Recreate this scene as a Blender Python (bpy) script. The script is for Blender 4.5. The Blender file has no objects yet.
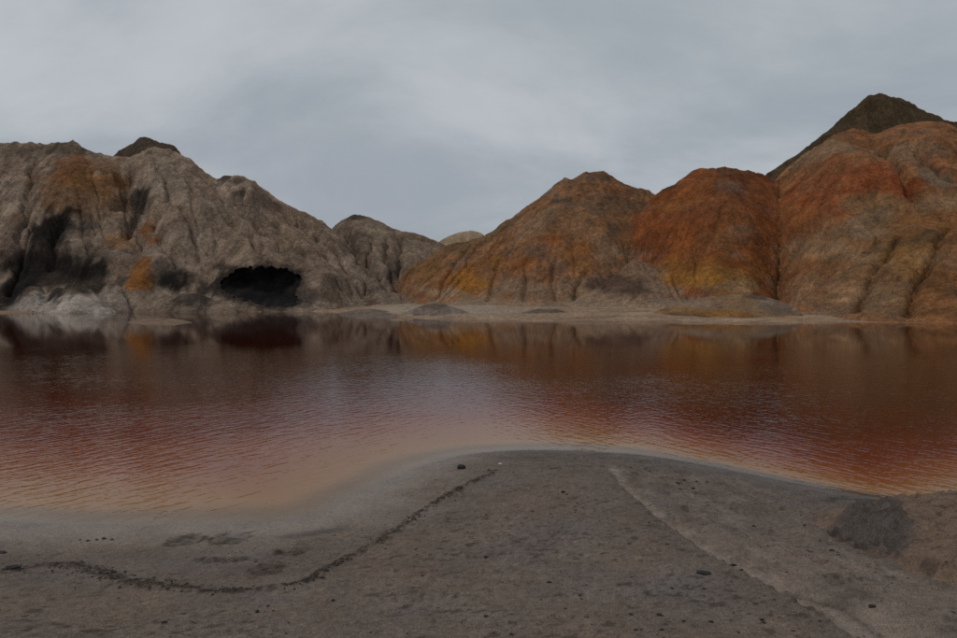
import bpy, math, random
import numpy as np

# ------------------------------------------------------------------ camera
W_PX, H_PX, F_PX, HORIZON = 957.0, 638.0, 751.0, 295.0
EYE = 2.2
PITCH = math.atan((H_PX / 2 - HORIZON) / F_PX)
scene = bpy.context.scene
COL = scene.collection
cam_data = bpy.data.cameras.new('camera')
cam_data.sensor_width = 36.0
cam_data.lens = F_PX / W_PX * 36.0
cam_data.clip_start = 0.1
cam_data.clip_end = 6000.0
cam = bpy.data.objects.new('camera', cam_data)
cam.location = (0, 0, EYE)
cam.rotation_euler = (math.pi / 2 - PITCH, 0, 0)
COL.objects.link(cam)
scene.camera = cam

# ------------------------------------------------------------------ sky and sun (overcast)
SUN_ELEV, SUN_AZ = 52.0, 245.0          # azimuth clockwise from +Y
world = bpy.data.worlds.new('World')
scene.world = world
world.use_nodes = True


def build_world():
    nt = world.node_tree
    N, L = nt.nodes, nt.links
    N.clear()
    out = N.new('ShaderNodeOutputWorld')
    sky = N.new('ShaderNodeTexSky')
    sky.sky_type = 'NISHITA'
    sky.sun_disc = False
    sky.sun_elevation = math.radians(SUN_ELEV)
    sky.sun_rotation = math.radians(SUN_AZ)
    bg_clear = N.new('ShaderNodeBackground')
    bg_clear.inputs['Strength'].default_value = 0.06
    L.new(sky.outputs[0], bg_clear.inputs['Color'])
    tc = N.new('ShaderNodeTexCoord')
    sep = N.new('ShaderNodeSeparateXYZ')
    L.new(tc.outputs['Generated'], sep.inputs[0])
    zabs = N.new('ShaderNodeMath'); zabs.operation = 'ABSOLUTE'
    L.new(sep.outputs['Z'], zabs.inputs[0])
    zo = N.new('ShaderNodeMath'); zo.operation = 'ADD'; zo.inputs[1].default_value = 0.32
    L.new(zabs.outputs[0], zo.inputs[0])
    dx = N.new('ShaderNodeMath'); dx.operation = 'DIVIDE'
    dy = N.new('ShaderNodeMath'); dy.operation = 'DIVIDE'
    L.new(sep.outputs['X'], dx.inputs[0]); L.new(zo.outputs[0], dx.inputs[1])
    L.new(sep.outputs['Y'], dy.inputs[0]); L.new(zo.outputs[0], dy.inputs[1])
    cmb = N.new('ShaderNodeCombineXYZ')
    L.new(dx.outputs[0], cmb.inputs['X']); L.new(dy.outputs[0], cmb.inputs['Y'])
    mp = N.new('ShaderNodeMapping')
    mp.inputs['Location'].default_value = (3.1, 7.7, 0.0)
    mp.inputs['Rotation'].default_value = (0, 0, 0.35)
    mp.inputs['Scale'].default_value = (0.62, 0.85, 1.0)
    L.new(cmb.outputs[0], mp.inputs['Vector'])
    n1 = N.new('ShaderNodeTexNoise')
    n1.inputs['Scale'].default_value = 1.5
    n1.inputs['Detail'].default_value = 9.0
    n1.inputs['Roughness'].default_value = 0.58
    n1.inputs['Distortion'].default_value = 0.35
    L.new(mp.outputs[0], n1.inputs['Vector'])
    rp = N.new('ShaderNodeValToRGB')
    rp.color_ramp.interpolation = 'EASE'
    e = rp.color_ramp.elements
    e[0].position = 0.34; e[0].color = (0.338, 0.380, 0.418, 1)
    e[1].position = 0.66; e[1].color = (0.515, 0.548, 0.572, 1)
    L.new(n1.outputs['Fac'], rp.inputs['Fac'])
    n2 = N.new('ShaderNodeTexNoise'); n2.inputs['Scale'].default_value = 0.55; n2.inputs['Detail'].default_value = 4.0
    L.new(mp.outputs[0], n2.inputs['Vector'])
    hue = N.new('ShaderNodeValToRGB')
    hue.color_ramp.elements[0].position = 0.35; hue.color_ramp.elements[0].color = (0.985, 0.995, 0.99, 1)
    hue.color_ramp.elements[1].position = 0.65; hue.color_ramp.elements[1].color = (1.0, 0.965, 1.0, 1)
    L.new(n2.outputs['Fac'], hue.inputs['Fac'])
    tintm = N.new('ShaderNodeMix'); tintm.data_type = 'RGBA'; tintm.blend_type = 'MULTIPLY'; tintm.inputs['Factor'].default_value = 1.0
    L.new(rp.outputs[0], tintm.inputs['A']); L.new(hue.outputs[0], tintm.inputs['B'])
    bg_cloud = N.new('ShaderNodeBackground')
    bg_cloud.inputs['Strength'].default_value = 1.0
    L.new(tintm.outputs['Result'], bg_cloud.inputs['Color'])
    mix = N.new('ShaderNodeMixShader')
    mix.inputs['Fac'].default_value = 0.94          # cloud cover
    L.new(bg_clear.outputs[0], mix.inputs[1])
    L.new(bg_cloud.outputs[0], mix.inputs[2])
    L.new(mix.outputs[0], out.inputs['Surface'])


build_world()
sun_data = bpy.data.lights.new('sun', 'SUN')
sun_data.energy = 0.85
sun_data.angle = math.radians(16.0)
sun_data.color = (1.0, 0.96, 0.9)
sun = bpy.data.objects.new('sun', sun_data)
sun.rotation_euler = (math.radians(90 - SUN_ELEV), 0, math.radians(180 - SUN_AZ))
COL.objects.link(sun)
scene.cycles.use_denoising = False      # keep the grain of the clay
vs = scene.view_settings
vs.view_transform = 'Standard'
vs.look = 'None'
vs.exposure = 0.0
vs.gamma = 1.0
vs.use_curve_mapping = False

# ------------------------------------------------------------------ helpers
rng = np.random.default_rng(7)
random.seed(7)
CP, SP = math.cos(PITCH), math.sin(PITCH)


def ray(px, py):
    """direction (y normalised to 1) of the sight line through a measured point"""
    a = (np.asarray(px, float) - W_PX / 2) / F_PX
    b = -(np.asarray(py, float) - H_PX / 2) / F_PX
    y = CP + b * SP
    z = -SP + b * CP
    return a / y, z / y


def at(px, py, Y):
    a, b = ray(px, py)
    return np.stack([a * Y, np.asarray(Y, float) + 0 * a, EYE + b * Y], -1)


def project(P):
    x, y, z = P[..., 0], P[..., 1], P[..., 2] - EYE
    d = y * CP - z * SP
    u = y * SP + z * CP
    return W_PX / 2 + F_PX * x / d, H_PX / 2 - F_PX * u / d


def perlin(x, y, seed=0):
    x = np.asarray(x, np.float64); y = np.asarray(y, np.float64)
    xi = np.floor(x).astype(np.int64); yi = np.floor(y).astype(np.int64)
    xf = x - xi; yf = y - yi
    u = xf * xf * xf * (xf * (xf * 6 - 15) + 10)
    v = yf * yf * yf * (yf * (yf * 6 - 15) + 10)

    def g(ix, iy, fx, fy):
        h = (ix * 374761393 + iy * 668265263 + seed * 1442695041) & 0xFFFFFFFF
        h = ((h ^ (h >> 13)) * 1274126177) & 0xFFFFFFFF
        h = h ^ (h >> 16)
        a = (h & 1023) * (2 * math.pi / 1024)
        return np.cos(a) * fx + np.sin(a) * fy
    n00 = g(xi, yi, xf, yf); n10 = g(xi + 1, yi, xf - 1, yf)
    n01 = g(xi, yi + 1, xf, yf - 1); n11 = g(xi + 1, yi + 1, xf - 1, yf - 1)
    return 1.41 * ((n00 * (1 - u) + n10 * u) * (1 - v) + (n01 * (1 - u) + n11 * u) * v)


def fbm(x, y, octaves=4, seed=0, gain=0.5, lac=2.03):
    s = 0.0; a = 1.0; t = 0.0
    for k in range(octaves):
        s = s + a * perlin(x, y, seed + k * 17)
        t += a; a *= gain; x = x * lac + 11.3; y = y * lac - 7.1
    return s / t


def sstep(a, b, x):
    t = np.clip((x - a) / (b - a), 0, 1)
    return t * t * (3 - 2 * t)


def lerp(a, b, t):
    return a + (b - a) * t


def seg_dist(X, Z, pts):
    """distance to a polyline in a plane, and the position along it"""
    best = np.full(X.shape, 1e9); along = np.zeros(X.shape)
    n = len(pts) - 1
    for k in range(n):
        ax, az = pts[k]; bx, bz = pts[k + 1]
        dx, dz = bx - ax, bz - az
        l2 = dx * dx + dz * dz + 1e-12
        t = np.clip(((X - ax) * dx + (Z - az) * dz) / l2, 0, 1)
        d = np.hypot(X - ax - t * dx, Z - az - t * dz)
        m = d < best
        best = np.where(m, d, best); along = np.where(m, (k + t) / n, along)
    return best, along


def poly_sd(X, Z, poly):
    """signed distance to a closed outline, positive inside"""
    poly = [tuple(p) for p in poly]
    d, _ = seg_dist(X, Z, poly + poly[:1])
    ins = np.zeros(X.shape, bool)
    for (ax, az), (bx_, bz) in zip(poly, poly[1:] + poly[:1]):
        if az == bz: continue
        c = ((az > Z) != (bz > Z)) & (X < (bx_ - ax) * (Z - az) / (bz - az) + ax)
        ins ^= c
    return np.where(ins, d, -d)


def smooth_line(pts, n):
    """Catmull-Rom through points"""
    p = np.asarray(pts, float)
    p = np.vstack([2 * p[0] - p[1], p, 2 * p[-1] - p[-2]])
    m = len(p) - 3
    t = np.linspace(0, m - 1e-9, n)
    i = t.astype(int); f = (t - i)[:, None]
    a, b, c, d = p[i], p[i + 1], p[i + 2], p[i + 3]
    return 0.5 * (2 * b + (c - a) * f + (2 * a - 5 * b + 4 * c - d) * f ** 2 + (3 * b - a - 3 * c + d) * f ** 3)


def grid_normals(P):
    du = np.gradient(P, axis=1); dv = np.gradient(P, axis=0)
    n = np.cross(du, dv)
    n /= np.linalg.norm(n, axis=-1, keepdims=True) + 1e-12
    return n


def grid_mesh(name, P, mat, color=None, attrs=None, smooth=True):
    r, c = P.shape[:2]
    me = bpy.data.meshes.new(name)
    idx = np.arange(r * c).reshape(r, c)
    q = np.stack([idx[:-1, :-1], idx[:-1, 1:], idx[1:, 1:], idx[1:, :-1]], -1).reshape(-1)
    nf = (r - 1) * (c - 1)
    me.vertices.add(r * c)
    me.vertices.foreach_set('co', P.reshape(-1).astype(np.float32))
    me.loops.add(nf * 4)
    me.loops.foreach_set('vertex_index', q.astype(np.int32))
    me.polygons.add(nf)
    me.polygons.foreach_set('loop_start', np.arange(0, nf * 4, 4, dtype=np.int32))
    me.update(calc_edges=True)
    me.polygons.foreach_set('use_smooth', np.full(nf, smooth, bool))
    if color is not None:
        at_ = me.attributes.new('tint', 'FLOAT_COLOR', 'POINT')
        buf = np.ones((r * c, 4), np.float32); buf[:, :3] = np.clip(color.reshape(-1, 3), 0, 1)
        at_.data.foreach_set('color', buf.reshape(-1))
    for k, v in (attrs or {}).items():
        at_ = me.attributes.new(k, 'FLOAT', 'POINT')
        at_.data.foreach_set('value', v.reshape(-1).astype(np.float32))
    me.materials.append(mat)
    ob = bpy.data.objects.new(name, me)
    COL.objects.link(ob)
    return ob


def tag(o, label, cat=None, group=None, kind=None):
    o['label'] = label
    if cat: o['category'] = cat
    if group: o['group'] = group
    if kind: o['kind'] = kind
    return o


# ------------------------------------------------------------------ materials
def new_mat(name):
    m = bpy.data.materials.new(name)
    m.use_nodes = True
    nt = m.node_tree
    nt.nodes.clear()
    return m, nt.nodes, nt.links


def earth_material(name, grain, bump, rough=0.95, spec=0.15, wet=False, con=((0.85, 1.15), (0.74, 1.26), (0.62, 1.36))):
    """soil: colour from the modelled stains and painted shade, broken up by grain at three sizes (per metre)"""
    m, N, L = new_mat(name)
    out = N.new('ShaderNodeOutputMaterial')
    b = N.new('ShaderNodeBsdfPrincipled')
    b.inputs['Roughness'].default_value = rough
    b.inputs['Specular IOR Level'].default_value = spec
    L.new(b.outputs[0], out.inputs['Surface'])
    at_ = N.new('ShaderNodeAttribute'); at_.attribute_name = 'tint'
    tc = N.new('ShaderNodeTexCoord')
    last = at_.outputs['Color']
    hsum = None
    for k, (sc, (lo, hi), bd) in enumerate(zip(grain, con, bump)):
        n = N.new('ShaderNodeTexNoise')
        n.inputs['Scale'].default_value = sc
        n.inputs['Detail'].default_value = 5.0
        n.inputs['Roughness'].default_value = 0.62
        L.new(tc.outputs['Object'], n.inputs['Vector'])
        mr = N.new('ShaderNodeMapRange')
        mr.inputs['From Min'].default_value = 0.35; mr.inputs['From Max'].default_value = 0.65
        mr.inputs['To Min'].default_value = lo; mr.inputs['To Max'].default_value = hi
        L.new(n.outputs['Fac'], mr.inputs['Value'])
        mx = N.new('ShaderNodeMix'); mx.data_type = 'RGBA'; mx.blend_type = 'MULTIPLY'
        mx.inputs['Factor'].default_value = 1.0
        L.new(last, mx.inputs['A']); L.new(mr.outputs[0], mx.inputs['B'])
        last = mx.outputs['Result']
        ml = N.new('ShaderNodeMath'); ml.operation = 'MULTIPLY'; ml.inputs[1].default_value = bd
        L.new(n.outputs['Fac'], ml.inputs[0])
        if hsum is None:
            hsum = ml.outputs[0]
        else:
            ad = N.new('ShaderNodeMath'); ad.operation = 'ADD'
            L.new(hsum, ad.inputs[0]); L.new(ml.outputs[0], ad.inputs[1]); hsum = ad.outputs[0]
    L.new(last, b.inputs['Base Color'])
    bp = N.new('ShaderNodeBump')
    bp.inputs['Strength'].default_value = 1.0
    bp.inputs['Distance'].default_value = 1.0
    L.new(hsum, bp.inputs['Height'])
    L.new(bp.outputs[0], b.inputs['Normal'])
    if wet:
        wa = N.new('ShaderNodeAttribute'); wa.attribute_name = 'wet'
        mr = N.new('ShaderNodeMapRange')
        mr.inputs['To Min'].default_value = rough; mr.inputs['To Max'].default_value = 0.42
        L.new(wa.outputs['Fac'], mr.inputs['Value'])
        L.new(mr.outputs[0], b.inputs['Roughness'])
        ms = N.new('ShaderNodeMapRange')
        ms.inputs['To Min'].default_value = spec; ms.inputs['To Max'].default_value = 0.5
        L.new(wa.outputs['Fac'], ms.inputs['Value'])
        L.new(ms.outputs[0], b.inputs['Specular IOR Level'])
    return m


MAT_HILL = earth_material('hill_clay', (0.45, 2.2, 7.5), (0.05, 0.20, 0.13))
MAT_SHORE = earth_material('shore_clay', (0.5, 2.2, 9.0), (0.10, 0.08, 0.03))
MAT_BANK = earth_material('bank_clay', (2.5, 24.0, 110.0), (0.014, 0.022, 0.007), wet=True, con=((0.88, 1.12), (0.84, 1.16), (0.60, 1.38)))


def stone_material(name, rgb):
    m, N, L = new_mat(name)
    out = N.new('ShaderNodeOutputMaterial'); b = N.new('ShaderNodeBsdfPrincipled')
    b.inputs['Roughness'].default_value = 0.85
    b.inputs['Specular IOR Level'].default_value = 0.25
    n = N.new('ShaderNodeTexNoise'); n.inputs['Scale'].default_value = 60.0; n.inputs['Detail'].default_value = 4
    tc = N.new('ShaderNodeTexCoord'); L.new(tc.outputs['Object'], n.inputs['Vector'])
    rp = N.new('ShaderNodeValToRGB')
    rp.color_ramp.elements[0].position = 0.3; rp.color_ramp.elements[1].position = 0.75
    rp.color_ramp.elements[0].color = (*[c * 0.6 for c in rgb], 1)
    rp.color_ramp.elements[1].color = (*[c * 1.4 for c in rgb], 1)
    L.new(n.outputs['Fac'], rp.inputs['Fac']); L.new(rp.outputs[0], b.inputs['Base Color'])
    bp = N.new('ShaderNodeBump'); bp.inputs['Distance'].default_value = 0.006
    L.new(n.outputs['Fac'], bp.inputs['Height']); L.new(bp.outputs[0], b.inputs['Normal'])
    L.new(b.outputs[0], out.inputs['Surface'])
    return m


MAT_STONE = stone_material('dark_stone', (0.028, 0.024, 0.022))
MAT_CRUMB = stone_material('dark_crumb', (0.045, 0.036, 0.030))
MAT_PEBBLE = stone_material('brown_pebble', (0.10, 0.085, 0.072))
MAT_WHITE = stone_material('white_pebble', (0.5, 0.48, 0.45))


def water_material():
    """rust-red water: reflection by Fresnel over a body that turns from clear (bed shows) to turbid red with depth"""
    m, N, L = new_mat('red_water')
    out = N.new('ShaderNodeOutputMaterial')
    dep = N.new('ShaderNodeAttribute'); dep.attribute_name = 'depth'
    sh = N.new('ShaderNodeAttribute'); sh.attribute_name = 'ripple'
    tc = N.new('ShaderNodeTexCoord')
    h = None
    # ripple trains: (direction of the crests, scale along crest, scale across, amplitude m, weight attribute)
    for k, (rot, sx, sy, amp, det, wname) in enumerate(((1.02, 2.7, 8.6, 0.0105, 1.0, 'train_a'), (-1.02, 2.9, 9.2, 0.0092, 1.0, 'train_b'), (0.10, 7.0, 19.0, 0.0022, 1.0, None))):
        mp = N.new('ShaderNodeMapping'); mp.vector_type = 'TEXTURE'
        mp.inputs['Rotation'].default_value = (0, 0, rot)
        mp.inputs['Scale'].default_value = (1 / sx, 1 / sy, 1)
        mp.inputs['Location'].default_value = (k * 3.7, k * 1.3, 0)
        L.new(tc.outputs['Object'], mp.inputs['Vector'])
        n = N.new('ShaderNodeTexNoise'); n.noise_dimensions = '2D'
        n.inputs['Scale'].default_value = 1.0
        n.inputs['Detail'].default_value = det
        n.inputs['Roughness'].default_value = 0.45
        n.inputs['Distortion'].default_value = 0.25
        L.new(mp.outputs[0], n.inputs['Vector'])
        ml = N.new('ShaderNodeMath'); ml.operation = 'MULTIPLY'; ml.inputs[1].default_value = amp
        L.new(n.outputs['Fac'], ml.inputs[0])
        if wname:
            wa = N.new('ShaderNodeAttribute'); wa.attribute_name = wname
            mw = N.new('ShaderNodeMath'); mw.operation = 'MULTIPLY'
            L.new(ml.outputs[0], mw.inputs[0]); L.new(wa.outputs['Fac'], mw.inputs[1]); ml = mw
        if h is None:
            h = ml.outputs[0]
        else:
            ad = N.new('ShaderNodeMath'); ad.operation = 'ADD'
            L.new(h, ad.inputs[0]); L.new(ml.outputs[0], ad.inputs[1]); h = ad.outputs[0]
    hm = N.new('ShaderNodeMath'); hm.operation = 'MULTIPLY'
    L.new(h, hm.inputs[0]); L.new(sh.outputs['Fac'], hm.inputs[1])
    bp = N.new('ShaderNodeBump'); bp.inputs['Strength'].default_value = 1.0; bp.inputs['Distance'].default_value = 1.0
    L.new(hm.outputs[0], bp.inputs['Height'])
    # body
    rp = N.new('ShaderNodeValToRGB')
    mr = N.new('ShaderNodeMapRange'); mr.inputs['From Max'].default_value = 0.6
    L.new(dep.outputs['Fac'], mr.inputs['Value']); L.new(mr.outputs[0], rp.inputs['Fac'])
    el = rp.color_ramp.elements
    el[0].position = 0.0; el[0].color = (0.30, 0.190, 0.100, 1)
    el[1].position = 1.0; el[1].color = (0.040, 0.0085, 0.0025, 1)
    for p, c in ((0.08, (0.275, 0.125, 0.040)), (0.20, (0.225, 0.066, 0.020)), (0.36, (0.138, 0.026, 0.0105)), (0.62, (0.068, 0.0115, 0.0042))):
        e = el.new(p); e.color = (*c, 1)
    body = N.new('ShaderNodeBsdfDiffuse'); L.new(rp.outputs[0], body.inputs['Color'])
    clear = N.new('ShaderNodeBsdfTransparent'); clear.inputs['Color'].default_value = (0.97, 0.92, 0.86, 1)
    tb = N.new('ShaderNodeMapRange'); tb.interpolation_type = 'SMOOTHSTEP'
    tb.inputs['From Min'].default_value = 0.0; tb.inputs['From Max'].default_value = 0.04
    L.new(dep.outputs['Fac'], tb.inputs['Value'])
    mb = N.new('ShaderNodeMixShader')
    L.new(tb.outputs[0], mb.inputs['Fac']); L.new(clear.outputs[0], mb.inputs[1]); L.new(body.outputs[0], mb.inputs[2])
    gl = N.new('ShaderNodeBsdfGlossy'); gl.inputs['Roughness'].default_value = 0.035
    gl.inputs['Color'].default_value = (1, 1, 1, 1)
    L.new(bp.outputs[0], gl.inputs['Normal'])
    fr = N.new('ShaderNodeFresnel'); fr.inputs['IOR'].default_value = 1.18
    L.new(bp.outputs[0], fr.inputs['Normal'])
    mx = N.new('ShaderNodeMixShader')
    L.new(fr.outputs[0], mx.inputs['Fac']); L.new(mb.outputs[0], mx.inputs[1]); L.new(gl.outputs[0], mx.inputs[2])
    L.new(mx.outputs[0], out.inputs['Surface'])
    return m


MAT_WATER = water_material()

# ------------------------------------------------------------------ near bank
NEAR_PX = [(-420, 512), (-200, 519), (-60, 521), (0, 521), (60, 524), (150, 525), (230, 523), (290, 520), (325, 511), (352, 497), (380, 484),
           (420, 467), (455, 457), (490, 452), (540, 450), (600, 452), (650, 456), (720, 468), (800, 484), (860, 495),
           (905, 500), (957, 498), (1020, 488), (1100, 474), (1250, 466)]


def on_water(px, py):
    a, b = ray(px, py)
    Y = -EYE / b
    return a * Y, Y


_near = smooth_line([on_water(*p) for p in NEAR_PX], 420)
_near = np.vstack([[-400, _near[0, 1] - 6], [-60, _near[0, 1] - 1], _near, [60, _near[-1, 1] + 3], [400, _near[-1, 1] + 3]])
_gx = np.arange(-40, 40.01, 0.12); _gy = np.arange(-6, 34.01, 0.12)
_GX, _GY = np.meshgrid(_gx, _gy)


def _signed(X, Y, line, step=1):
    d, _ = seg_dist(X, Y, line[::step])
    ys = np.interp(X, line[:, 0], line[:, 1])
    return np.where(Y < ys, d, -d)


_SD = _signed(_GX, _GY, _near, 3)


def bilinear(F, gx, gy, x, y):
    fx = np.clip((x - gx[0]) / (gx[1] - gx[0]), 0, len(gx) - 1.001)
    fy = np.clip((y - gy[0]) / (gy[1] - gy[0]), 0, len(gy) - 1.001)
    i = fx.astype(int); j = fy.astype(int); u = fx - i; v = fy - j
    return (F[j, i] * (1 - u) + F[j, i + 1] * u) * (1 - v) + (F[j + 1, i] * (1 - u) + F[j + 1, i + 1] * u) * v


def near_sd(x, y):
    s = bilinear(_SD, _gx, _gy, x, y)
    out = np.maximum(np.maximum(np.abs(x) - 39, y - 33), 0)
    return s - out * (y > 12)


def bank_base(x, y):
    """broad shape of the near bank; negative under water"""
    s = near_sd(x, y)
    wl = sstep(1.2, -2.2, x)                       # 1 on the wide flat on the left
    wr = sstep(1.5, 4.5, x)
    up = lerp(0.085, 0.040, wl)
    land = 0.55 * (1 - np.exp(-np.maximum(s, 0) * up / 0.55))
    sl = 0.055 + 0.085 * wr
    sea = -1.5 * (1 - np.exp(-np.maximum(-s, 0) * sl / 1.5))
    return np.where(s > 0, land, sea)


def on_bank(px, py):
    a, b = ray(px, py)
    z = 0.0
    for _ in range(30):
        Y = (z - EYE) / b
        z = float(bank_base(np.array([a * Y]), np.array([Y]))[0])
    return np.array([float(a * Y), float(Y)])


def bank_line(pts, n=60):
    return smooth_line([on_bank(*p) for p in pts], n)


RUNNEL = bank_line([(611, 469), (622, 484), (640, 500), (668, 522), (700, 545), (738, 566), (780, 587), (822, 610), (865, 640), (905, 675)])
RUNNEL2 = bank_line([(770, 586), (805, 590), (838, 600), (862, 614), (885, 632), (905, 655)])
STRAND = bank_line([(496, 471), (470, 484), (440, 500), (412, 520), (388, 537), (352, 556), (322, 574), (298, 585), (255, 591), (205, 592)], 120)
STRAND2 = bank_line([(192, 589), (160, 586), (128, 582), (108, 575), (92, 571), (70, 566), (40, 566), (10, 571), (-30, 573)], 80)
HUM = bank_line([(822, 531), (845, 541), (868, 551), (893, 563), (925, 577), (957, 590), (1010, 606), (1100, 630)], 60)
HUM_DARK = [on_bank(*p) for p in ((821, 532), (848, 521), (878, 516), (898, 519), (904, 532), (915, 548), (916, 560), (900, 563), (880, 557), (850, 544))]
HUM_TOP = bank_line([(822, 529), (848, 522), (880, 517), (915, 512), (957, 506), (1010, 500)], 60)


def bank_height(x, y):
    z = bank_base(x, y)
    s = near_sd(x, y)
    land = sstep(-0.05, 0.5, s)
    wl = sstep(1.0, -1.5, x) * sstep(2.3, 0.8, s)   # smooth wet flat on the left
    amp = land * (1 - 0.75 * wl)
    z = z + amp * 0.035 * fbm(x * 0.7, y * 0.7, 3, 5)
    z = z + amp * 0.020 * fbm(x * 2.6, y * 4.0, 4, 9)
    z = z + amp * 0.013 * fbm(x * 11, y * 15, 5, 12, 0.6)
    # broken crust: little plates with sharp edges, drawn out along the bank
    w1 = fbm(x * 2.2, y * 2.2, 2, 31) * 0.5
    c1 = perlin(x * 2.4 + w1, y * 6.5 + w1, 41)
    crust = np.clip((c1 - 0.18) / 0.05, 0, 1) * sstep(0.7, 0.25, c1)
    right = sstep(1.1, 1.6, x - 0.12 * (9 - y))
    z = z + amp * crust * (0.010 + 0.016 * right)
    c2 = perlin(x * 7 + 3 * w1, y * 19 + 2 * w1, 43)
    z = z - amp * 0.016 * sstep(0.38, 0.58, c2) * sstep(-0.2, 0.3, fbm(x * 0.9, y * 0.9, 2, 47))
    # pale runnel: a little step down on its left, shallow floor
    d, al = seg_dist(x, y, RUNNEL)
    kx = np.interp(y, RUNNEL[::-1, 1], RUNNEL[::-1, 0])
    rightside = x > kx
    wid = 0.10 + 0.22 * al
    prof = np.where(rightside, sstep(wid * 2.0, 0.0, d), sstep(0.045 + 0.02 * np.abs(w1), 0.0, d))
    z = z - 0.05 * prof * sstep(0.0, 0.12, al) * land
    d2, al2 = seg_dist(x, y, RUNNEL2)
    z = z - 0.018 * sstep(0.07, 0, d2) * sstep(0, 0.2, al2)
    # strandline ridge
    for L_, seed in ((STRAND, 3), (STRAND2, 4)):
        d, al = seg_dist(x, y, L_)
        rough = 0.5 + 0.9 * np.abs(perlin(x * 9, y * 9, 60 + seed))
        z = z + 0.020 * sstep(0.13, 0.0, d) * rough
        z = z + 0.010 * sstep(0.06, 0.0, d) * np.abs(perlin(x * 30, y * 30, 66 + seed))
    # hummock on the right: lower edge is a small dark scarp facing the viewer
    hx = np.interp(x, HUM[:, 0], HUM[:, 1]); tx = np.interp(x, HUM_TOP[:, 0], HUM_TOP[:, 1])
    x0 = HUM[0, 0]
    inx = sstep(x0 - 0.02, x0 + 0.5, x)
    e = 0.05 * fbm(x * 3, y * 3, 3, 71)
    up = sstep(0.0, 0.32, y - hx + e) * sstep(0.55, -0.25, y - tx + e)
    z = z + inx * up * (0.20 + 0.05 * fbm(x * 2.2, y * 2.2, 3, 73)) * sstep(-0.2, 0.6, s + 0.2)
    lumps = fbm(x * 8, y * 8, 3, 77)
    z = z + inx * sstep(-0.1, 0.2, y - hx) * sstep(0.6, 0, y - tx) * 0.045 * lumps
    z = z - inx * 0.035 * sstep(0.16, 0.0, np.abs(y - hx + 0.05))
    hd = poly_sd(x, y, HUM_DARK) if x.size > 1 else 0
    z = z + sstep(-0.05, 0.10, hd) * (0.11 * np.abs(perlin(x * 5, y * 4, 91)) + 0.07 * np.abs(perlin(x * 12, y * 10, 92)) + 0.03 * np.abs(fbm(x * 24, y * 22, 3, 93)) - 0.07)
    # shallow dark hollows on the wet flat
    for (cx, cy, rx, ry) in HOLLOWS:
        q = np.hypot((x - cx) / rx, (y - cy) / ry) + 0.45 * fbm(x * 9, y * 9, 3, 81)
        z = z - 0.022 * sstep(1.0, 0.55, q)
    return z


HOLLOWS = []
for px, py, rx, ry in ((186, 540, 0.17, 0.085), (231, 538, 0.17, 0.12), (290, 552, 0.15, 0.05), (225, 560, 0.22, 0.03), (268, 569, 0.13, 0.07)):
    c = on_bank(px, py); HOLLOWS.append((c[0], c[1], rx * 1.1, ry * 2.4))


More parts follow.
